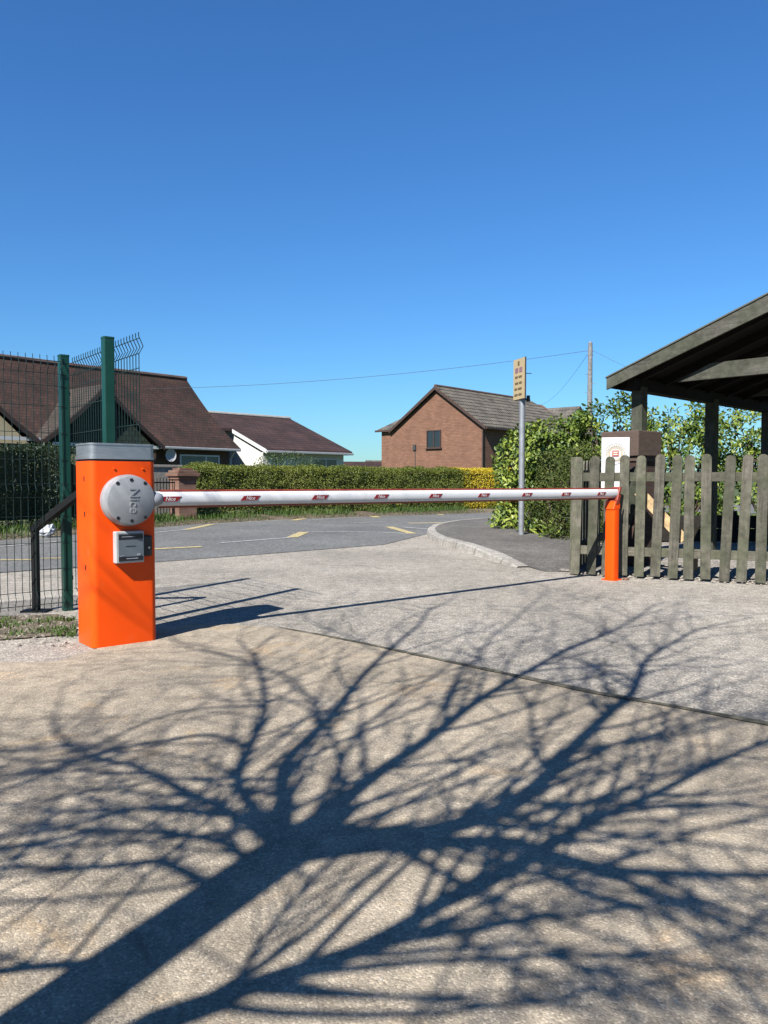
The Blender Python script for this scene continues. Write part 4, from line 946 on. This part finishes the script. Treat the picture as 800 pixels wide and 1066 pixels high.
# house 2 : bungalow with white gable
E2 = Vector((-5.9, 38.7, 0)); a2 = math.atan2(.714, .7)
h2 = thing('white_gable_bungalow', 'bungalow with brown tiled roof and white rendered gable in the middle', 'house', tuple(E2), a2)
W2, L2, ze2, zr2 = 5.55, 5.9, 2.45, 4.62
b = MB(); b.prism([(.15, .5, 0), (.15, 2 * W2 - .5, 0), (.15, 2 * W2 - .5, ze2 + .1), (.15, W2, zr2 - .05), (.15, .5, ze2 + .1)], (L2 - .35, 0, 0)); b.build('wall', M_render, h2)
XN, YN = -4.5, 2.95; zn = ze2 + (zr2 - ze2) * YN / W2
b = MB()
b.prism([(0, 0, ze2), (L2, 0, ze2), (L2, W2, zr2), (XN, W2, zr2), (XN, YN, zn), (0, YN, zn)], (0, 0, .13))
b.prism([(XN, W2, zr2), (L2, W2, zr2), (L2, 2 * W2, ze2), (XN, 2 * W2, ze2)], (0, 0, .13))
r2 = b.build('roof', M_h2tile, h2)
b = MB(); b.tube([(XN, W2, zr2 + .13), (L2 + .02, W2, zr2 + .13)], .11, 8); b.build('ridge', M_ridgelight, r2)
b = MB(); b.prism([(-.03, -.02, ze2 - .10), (-.03, YN, zn - .10), (-.03, YN, zn + .1), (-.03, -.02, ze2 + .1)], (.028, 0, 0)); b.build('bargeboard', M_upvc, h2)
b = MB(); b.box((XN / 2, YN + 2.6, 1.3), (-XN - .3, 4.8, 2.5)); b.build('rear_wall', M_render, h2)
b = MB(); b.box((L2 / 2, -.06, ze2 + .0), (L2 + .02, .11, .12)); b.build('gutter', M_gutter, h2, bevel=.02)
b = MB(); b.box((L2 / 2, .24, ze2 - .04), (L2 - .1, .46, .04)); b.build('soffit', M_upvc, h2)
window(h2, 3.5, 5.2, 1.0, 2.2, .5, M_upvc, (4.35,))
# house 3 : two storey brick house
E3 = at(397.5, 500, 62); E3.z = 0; a3 = math.atan2(-.66, .75)
h3 = thing('brick_house', 'two storey orange brick house with grey tiled roof and one dark gable window', 'house', tuple(E3), a3)
L3 = 9.72; ze3, zr3 = 5.03, 7.98; xa = 5.6; D3 = 16
gab = [(0, 0, 0), (L3, 0, 0), (L3, 0, ze3), (xa, 0, zr3 - .15), (1.45, 0, ze3 + .05), (0, 0, ze3)]
b = MB(); b.prism(gab, (0, D3 - .3, 0)); b.build('wall', M_h3brick, h3)
b = MB(); yv = -.28; th = .14; xl, xr = 1.05, L3 + .42
zl, zrr = ze3 - .18, ze3 - .25
b.prism([(xa, yv, zr3), (xr, yv, zrr), (xr, yv, zrr + th), (xa, yv, zr3 + th)], (0, D3 - 2.3, 0))
b.add([(xa, yv + D3 - 2.3, zr3 + th), (xr, yv + D3 - 2.3, zrr + th), (xr, yv + D3 + .6, zrr + th), (xr, yv + D3 + .6, zrr), (xl, yv + D3 + .6, zl + th), (xl, yv + D3 - 2.3, zl + th)], [(0, 1, 2), (0, 2, 4), (0, 4, 5), (1, 2, 3)])
b.prism([(xl, yv, zl), (xa, yv, zr3), (xa, yv, zr3 + th), (xl, yv, zl + th)], (0, D3 - 2.3, 0))
r3 = b.build('roof', M_h3tile, h3)
b = MB(); b.prism([(xl - .02, yv - .04, zl - .14), (xa, yv - .04, zr3 - .16), (xr + .02, yv - .04, zrr - .14), (xr + .02, yv - .04, zrr + .10), (xa, yv - .04, zr3 + .10), (xl - .02, yv - .04, zl + .10)], (0, .035, 0)); b.build('bargeboard', M_fasciabrown, r3)
b = MB(); b.tube([(xa, yv, zr3 + th), (xa, yv + D3 - 2.3, zr3 + th)], .11, 8); b.build('ridge', M_ridge, r3)
# side wing roof on the left
b = MB(); za_ = ze3 - .06
b.add([(-.45, -.28, za_), (1.5, -.28, za_), (2.7, 2.9, za_ + 2.15), (2.7, 7.5, za_ + 2.15), (-.45, 9, za_), (1.5, 9, za_)], [(0, 1, 2), (0, 2, 3, 4), (1, 5, 3, 2), (4, 3, 5), (0, 4, 5, 1)]); b.build('wing_roof', M_h3tilex, h3)
b = MB(); b.box((.4, -.30, ze3 - .10), (1.7, .04, .15)); b.build('fascia', M_fasciabrown, h3)
window(h3, 4.65, 6.0, 3.45, 4.8, .0, M_fasciabrown, (5.33,), dep=.09)
b = MB(); b.box((3.45, -.06, 3.55), (.28, .12, .42)); b.tube([(3.5, -.03, 3.4), (3.5, -.03, .2)], .03, 6); b.build('flue', M_signback, h3)
b = MB(); b.tube([(L3 + .05, -.07, ze3 - .2), (L3 + .05, -.07, .1)], .05, 8); b.build('downpipe', M_fasciabrown, h3)
b = MB(); b.box((xr + .05, 6.5, zrr - .02), (.12, 13.4, .14)); b.build('gutter', M_fasciabrown, h3)
# rear cross wing
b = MB(); b.prism([(9.0, 13.2, 0), (9.0, 18.2, 0), (9.0, 18.2, 5.3), (9.0, 15.7, 7.25), (9.0, 13.2, 5.3)], (-4, 0, 0)); b.build('rear_wall', M_h3brick, h3)
b = MB()
for s in (0, 1):
    def Y(y): return y if s == 0 else 31.4 - y
    b.prism([(9.35, Y(12.8), 5.1), (9.35, Y(15.7), 7.35), (9.35, Y(15.7), 7.5), (9.35, Y(12.8), 5.25)], (-4.6, 0, 0))
rw = b.build('rear_roof', M_h3tilex, h3)
b = MB(); b.prism([(9.38, 12.8, 4.98), (9.38, 15.7, 7.22), (9.38, 18.6, 4.98), (9.38, 18.6, 5.2), (9.38, 15.7, 7.45), (9.38, 12.8, 5.2)], (.03, 0, 0)); b.build('bargeboard', M_fasciabrown, rw)
# far houses
for i, (px, d, wd, ang, lab) in enumerate([(372, 105, 7.0, .35, 'distant bungalow roof in the gap left of the brick house'), (399, 120, 6.0, .5, 'more distant grey roof touching the left edge of the brick house')]):
    p = at(px, 500, d); h = thing('distant_house', lab, 'house', (p.x, p.y, 0), ang, 'far houses beyond the hedge')
    b = MB(); b.box((0, 0, 1.2), (wd - .4, 5, 2.4)); b.build('wall', M_render if i == 0 else M_h3brick, h)
    b = MB(); zt = 3.55 if i == 0 else 4.1; b.prism([(-wd / 2, -2.8, 2.35), (-wd / 2, 2.8, 2.35), (-wd / 2, 0, zt)], (wd, 0, 0)); b.build('roof', M_h2tile if i == 0 else M_h3tilex, h)
    window(h, -1.5, .2, 1.0, 2.1, -2.5, M_upvc)
# garden brick pier with stepped cap and wall left of the hedge
GP = along(191, 546, .35)
gpier = thing('gate_pier', 'pinkish red brick gate pier with stepped cap at the left end of the long hedge', 'pillar', (GP.x, GP.y, .1), .75)
b = MB(); b.box((0, 0, .45), (.44, .44, .94)); b.build('shaft', M_pier2, gpier)
for z, s, h in ((.955, .50, .07), (1.03, .58, .075), (1.10, .48, .06), (1.155, .34, .05)):
    b = MB(); b.box((0, 0, z), (s, s, h)); b.build('cap_course', M_pier2, gpier, bevel=.006)
gw = along(160, 549, .45); wl = thing('stone_wall', 'low pale rubble stone wall between the dark hedge and the brick gate pier', 'wall', (gw.x - 1.2, gw.y + 2.4, 0), .86)
b = MB(); b.box((0, 0, .68), (2.6, .3, 1.3)); b.build('wall', M_stone, wl); b = MB(); b.box((0, 0, 1.36), (2.65, .36, .07)); b.build('coping', M_stone, wl, bevel=.01)
gt = along(171, 547.5, .5); gate = thing('iron_gate', 'black iron garden gate beside the brick gate pier', 'gate', (gt.x, gt.y, .10), math.atan2(GP.y - gt.y, GP.x - gt.x))
b = MB()
for z in (.08, .85): b.beam((-.42, 0, z), (.40, 0, z), .025, .03)
for x in (-.41, .39): b.beam((x, 0, .03), (x, 0, .98), .03, .03, up=(0, 1, 0))
b.build('gate_frame', M_blackmetal, gate)
b = MB()
for k in range(9): x = -.34 + .083 * k; b.beam((x, 0, .08), (x, 0, .92 + .04 * math.sin(k * .39)), .012, .012, up=(0, 1, 0))
b.build('bars', M_blackmetal, gate)

# ------------------------------------------------------------------ bare tree behind the viewer: its shadow falls over the apron
FORK_S = G(292, 893); 
TZ0 = 2.9
fork = Vector((FORK_S.x - KS.x * TZ0, FORK_S.y - KS.y * TZ0, TZ0))
S_low = G(60, 1040)
# trunk leans a little: its base lies where the shadow line runs back to the ground
base = Vector((fork.x - .22, fork.y - .12, 0))
tree = thing('bare_tree', 'bare spreading tree behind the viewer that throws the branch shadows on the ground', 'tree', tuple(base), 0)
b = MB(); b.tube([base + Vector((0, 0, -.1)), base + Vector((0, 0, .15)), base.lerp(fork, .3), base.lerp(fork, .7) + Vector((.03, 0, 0)), fork, fork + Vector((.02, .05, .25))], [.165, .112, .088, .080, .085, .055], 14); b.build('trunk', M_bark, tree, world=True, smooth=True)
def lift(pts, zs, rads):
    P = [G(*p) for p in pts]; z = zs; out = [Vector((P[0].x - KS.x * z, P[0].y - KS.y * z, z))]; k2 = KS.length_squared
    for i in range(1, len(P)):
        ds = Vector((P[i].x - P[i - 1].x, P[i].y - P[i - 1].y)); dz = max(.24 * ds.length, .62 * ds.dot(KS) / k2); z += dz
        out.append(Vector((P[i].x - KS.x * z, P[i].y - KS.y * z, z)))
    return out
limbs = [
 # pts in the shadow, start height, radius start, end
 ([(292, 893), (335, 850), (400, 800), (465, 755), (520, 715), (565, 690), (620, 665), (660, 645)], 2.90, .085, .012),
 ([(300, 895), (330, 868), (400, 872), (480, 858), (550, 830), (600, 780), (635, 742), (660, 718), (680, 685), (730, 655)], 2.85, .11, .012),
 ([(165, 1066), (250, 1037), (320, 1015), (400, 985), (450, 948), (500, 920), (565, 888), (625, 852), (700, 820), (800, 772), (880, 740)], 2.10, .05, .012),
 ([(292, 893), (400, 880), (525, 876), (565, 886), (640, 905), (720, 909), (800, 911), (900, 915)], 2.90, .095, .012),
 ([(285, 885), (300, 800), (345, 750), (400, 685), (430, 655), (455, 632)], 3.00, .075, .010),
 ([(285, 885), (250, 820), (262, 780), (273, 735), (275, 700), (262, 680)], 3.00, .045, .010),
 ([(345, 750), (300, 706), (270, 695), (235, 684), (200, 676)], 4.40, .022, .008),
 ([(285, 885), (240, 850), (190, 825), (140, 800), (95, 785), (60, 760)], 3.00, .045, .008),
 ([(262, 780), (220, 765), (150, 775), (100, 787), (30, 815), (-30, 835)], 3.70, .03, .008),
 ([(273, 735), (220, 738), (180, 745), (120, 770), (60, 800)], 4.10, .02, .007),
 ([(240, 925), (200, 908), (165, 900), (120, 905), (60, 908), (0, 905), (-60, 915)], 2.70, .035, .009),
 ([(270, 905), (240, 880), (170, 870), (100, 868), (40, 880), (-20, 890)], 2.80, .032, .009),
 ([(285, 870), (230, 850), (150, 845), (80, 862), (0, 875)], 3.00, .03, .008),
 ([(85, 1010), (40, 1009), (0, 1012), (-60, 1020)], 1.80, .025, .008),
 ([(250, 1037), (262, 1000), (290, 960), (310, 935), (322, 915)], 2.30, .018, .008),
 ([(465, 755), (480, 715), (500, 680), (530, 650), (560, 625)], 4.40, .025, .007),
 ([(600, 780), (650, 775), (720, 755), (770, 745), (830, 740)], 4.80, .03, .008),
 ([(635, 742), (600, 715), (580, 690), (575, 660)], 5.10, .022, .007),
 ([(565, 888), (600, 930), (560, 960)], 3.70, .015, .006),
 ([(450, 948), (500, 985), (560, 1010), (640, 1030), (720, 1045)], 3.10, .022, .007),
 ([(500, 858), (560, 850), (640, 830), (725, 800), (800, 775)], 3.80, .03, .008),
 ([(640, 905), (700, 860), (760, 840), (830, 830)], 4.00, .02, .007),
 ([(400, 685), (370, 665), (340, 655), (320, 645)], 5.00, .016, .006),
 ([(680, 685), (700, 650), (705, 628)], 5.80, .018, .006),
 ([(680, 685), (640, 660), (600, 640)], 5.80, .015, .006),
 ([(335, 850), (360, 800), (380, 760), (420, 730), (470, 690)], 3.40, .03, .008),
 ([(400, 800), (470, 790), (540, 770), (600, 740)], 3.80, .025, .008),
]
allb = []
def resamp(P, r0, r1):
    out = []; rad = []; tot = sum((P[i + 1] - P[i]).length for i in range(len(P) - 1)); acc = 0
    for i in range(len(P) - 1):
        for k in range(5):
            t = k / 5; p0 = P[max(0, i - 1)]; p1 = P[i]; p2 = P[i + 1]; p3 = P[min(len(P) - 1, i + 2)]
            q = .5 * ((2 * p1) + (p2 - p0) * t + (2 * p0 - 5 * p1 + 4 * p2 - p3) * t * t + (3 * p1 - p0 - 3 * p2 + p3) * t ** 3)
            q = q + Vector((noise.noise(q * 1.9), noise.noise(q * 1.9 + Vector((9, 0, 0))), noise.noise(q * 1.9 + Vector((0, 9, 0))))) * .035
            out.append(q); f = (acc + (P[i + 1] - P[i]).length * t) / tot; rad.append(r0 + (r1 - r0) * f ** .75)
        acc += (P[i + 1] - P[i]).length
    out.append(P[-1]); rad.append(r1); return out, rad
for pts, zs_, r0, r1 in limbs:
    P = lift(pts, zs_, None); Q, rad = resamp(P, r0 * (.45 if r0 > .055 else .55), min(r1, r0 * .4)); b = MB(); b.tube(Q, rad, 8); b.build('branch', M_bark, tree, world=True, smooth=True); allb.append((Q, rad))
# stub that carries the lowest limb from the trunk
tw = MB()
def twig(p, d, L, r, depth):
    n_ = max(3, int(L / .12)); pts = [p]; q = p.copy(); dd = d.normalized()
    for i in range(n_):
        dd = (dd + rvec() * .22 + Vector((0, 0, .04))).normalized(); q = q + dd * (L / n_); pts.append(q.copy())
    tw.tube(pts, [r * (1 - .75 * i / n_) for i in range(n_ + 1)], 4, cap=False)
    if depth > 0:
        for i in range(1, len(pts)):
            if rng.random() < .62:
                s = rvec(); s = (s - dd * s.dot(dd)).normalized(); twig(pts[i], dd * .75 + s * .8, L * rng.uniform(.35, .65), r * .6, depth - 1)
def shoot(p, d, L, r, depth):
    # a long gently curving side branch with its own finer ones
    n_ = max(5, int(L / .14)); pts = [p]; q = p.copy(); dd = d.normalized(); turn = rvec() * .10
    for i in range(n_):
        dd = (dd + turn + rvec() * .10 + Vector((0, 0, .03))).normalized(); q = q + dd * (L / n_); pts.append(q.copy())
    tw.tube(pts, [max(.0022, r * (1 - .8 * i / n_)) for i in range(n_ + 1)], 5, cap=False)
    if depth > 0:
        for i in range(2, len(pts)):
            if rng.random() < .42:
                sd_ = rvec(); sd_ = (sd_ - dd * sd_.dot(dd)).normalized(); shoot(pts[i], dd * .85 + sd_ * rng.uniform(.4, .9), L * rng.uniform(.25, .55), max(.003, r * .55), depth - 1)
for Q, rad in allb:
    for i in range(2, len(Q)):
        f = i / len(Q); d = (Q[i] - Q[i - 1]).normalized()
        if rng.random() < .62 + .25 * f:
            s = rvec(); s = (s - d * s.dot(d)).normalized(); shoot(Q[i], d * .8 + s * rng.uniform(.5, 1.0), rng.uniform(.5, 1.35), min(.014, rad[i] * .5), 2 if rng.random() < .6 else 1)
    d = (Q[-1] - Q[-2]).normalized(); shoot(Q[-1], d, .7, rad[-1], 2)
tw.build('twigs', M_twig, tree, world=True, fix=False)
p2 = lift(limbs[2][0], limbs[2][1], None)[0]; b = MB(); tb = base.lerp(fork, .52); b.tube([tb, tb.lerp(p2, .5) + Vector((0, 0, -.03)), p2, lift(limbs[2][0], limbs[2][1], None)[1]], [.05, .042, .035, .031], 8); b.build('branch', M_bark, tree, world=True, smooth=True)
p3 = lift(limbs[13][0], limbs[13][1], None)[0]; b = MB(); tb = base.lerp(fork, .5); b.tube([tb, p3], [.024, .017], 6); b.build('branch', M_bark, tree, world=True, smooth=True)

for o in list(scene.objects):
    if '_m' in o: del o['_m']
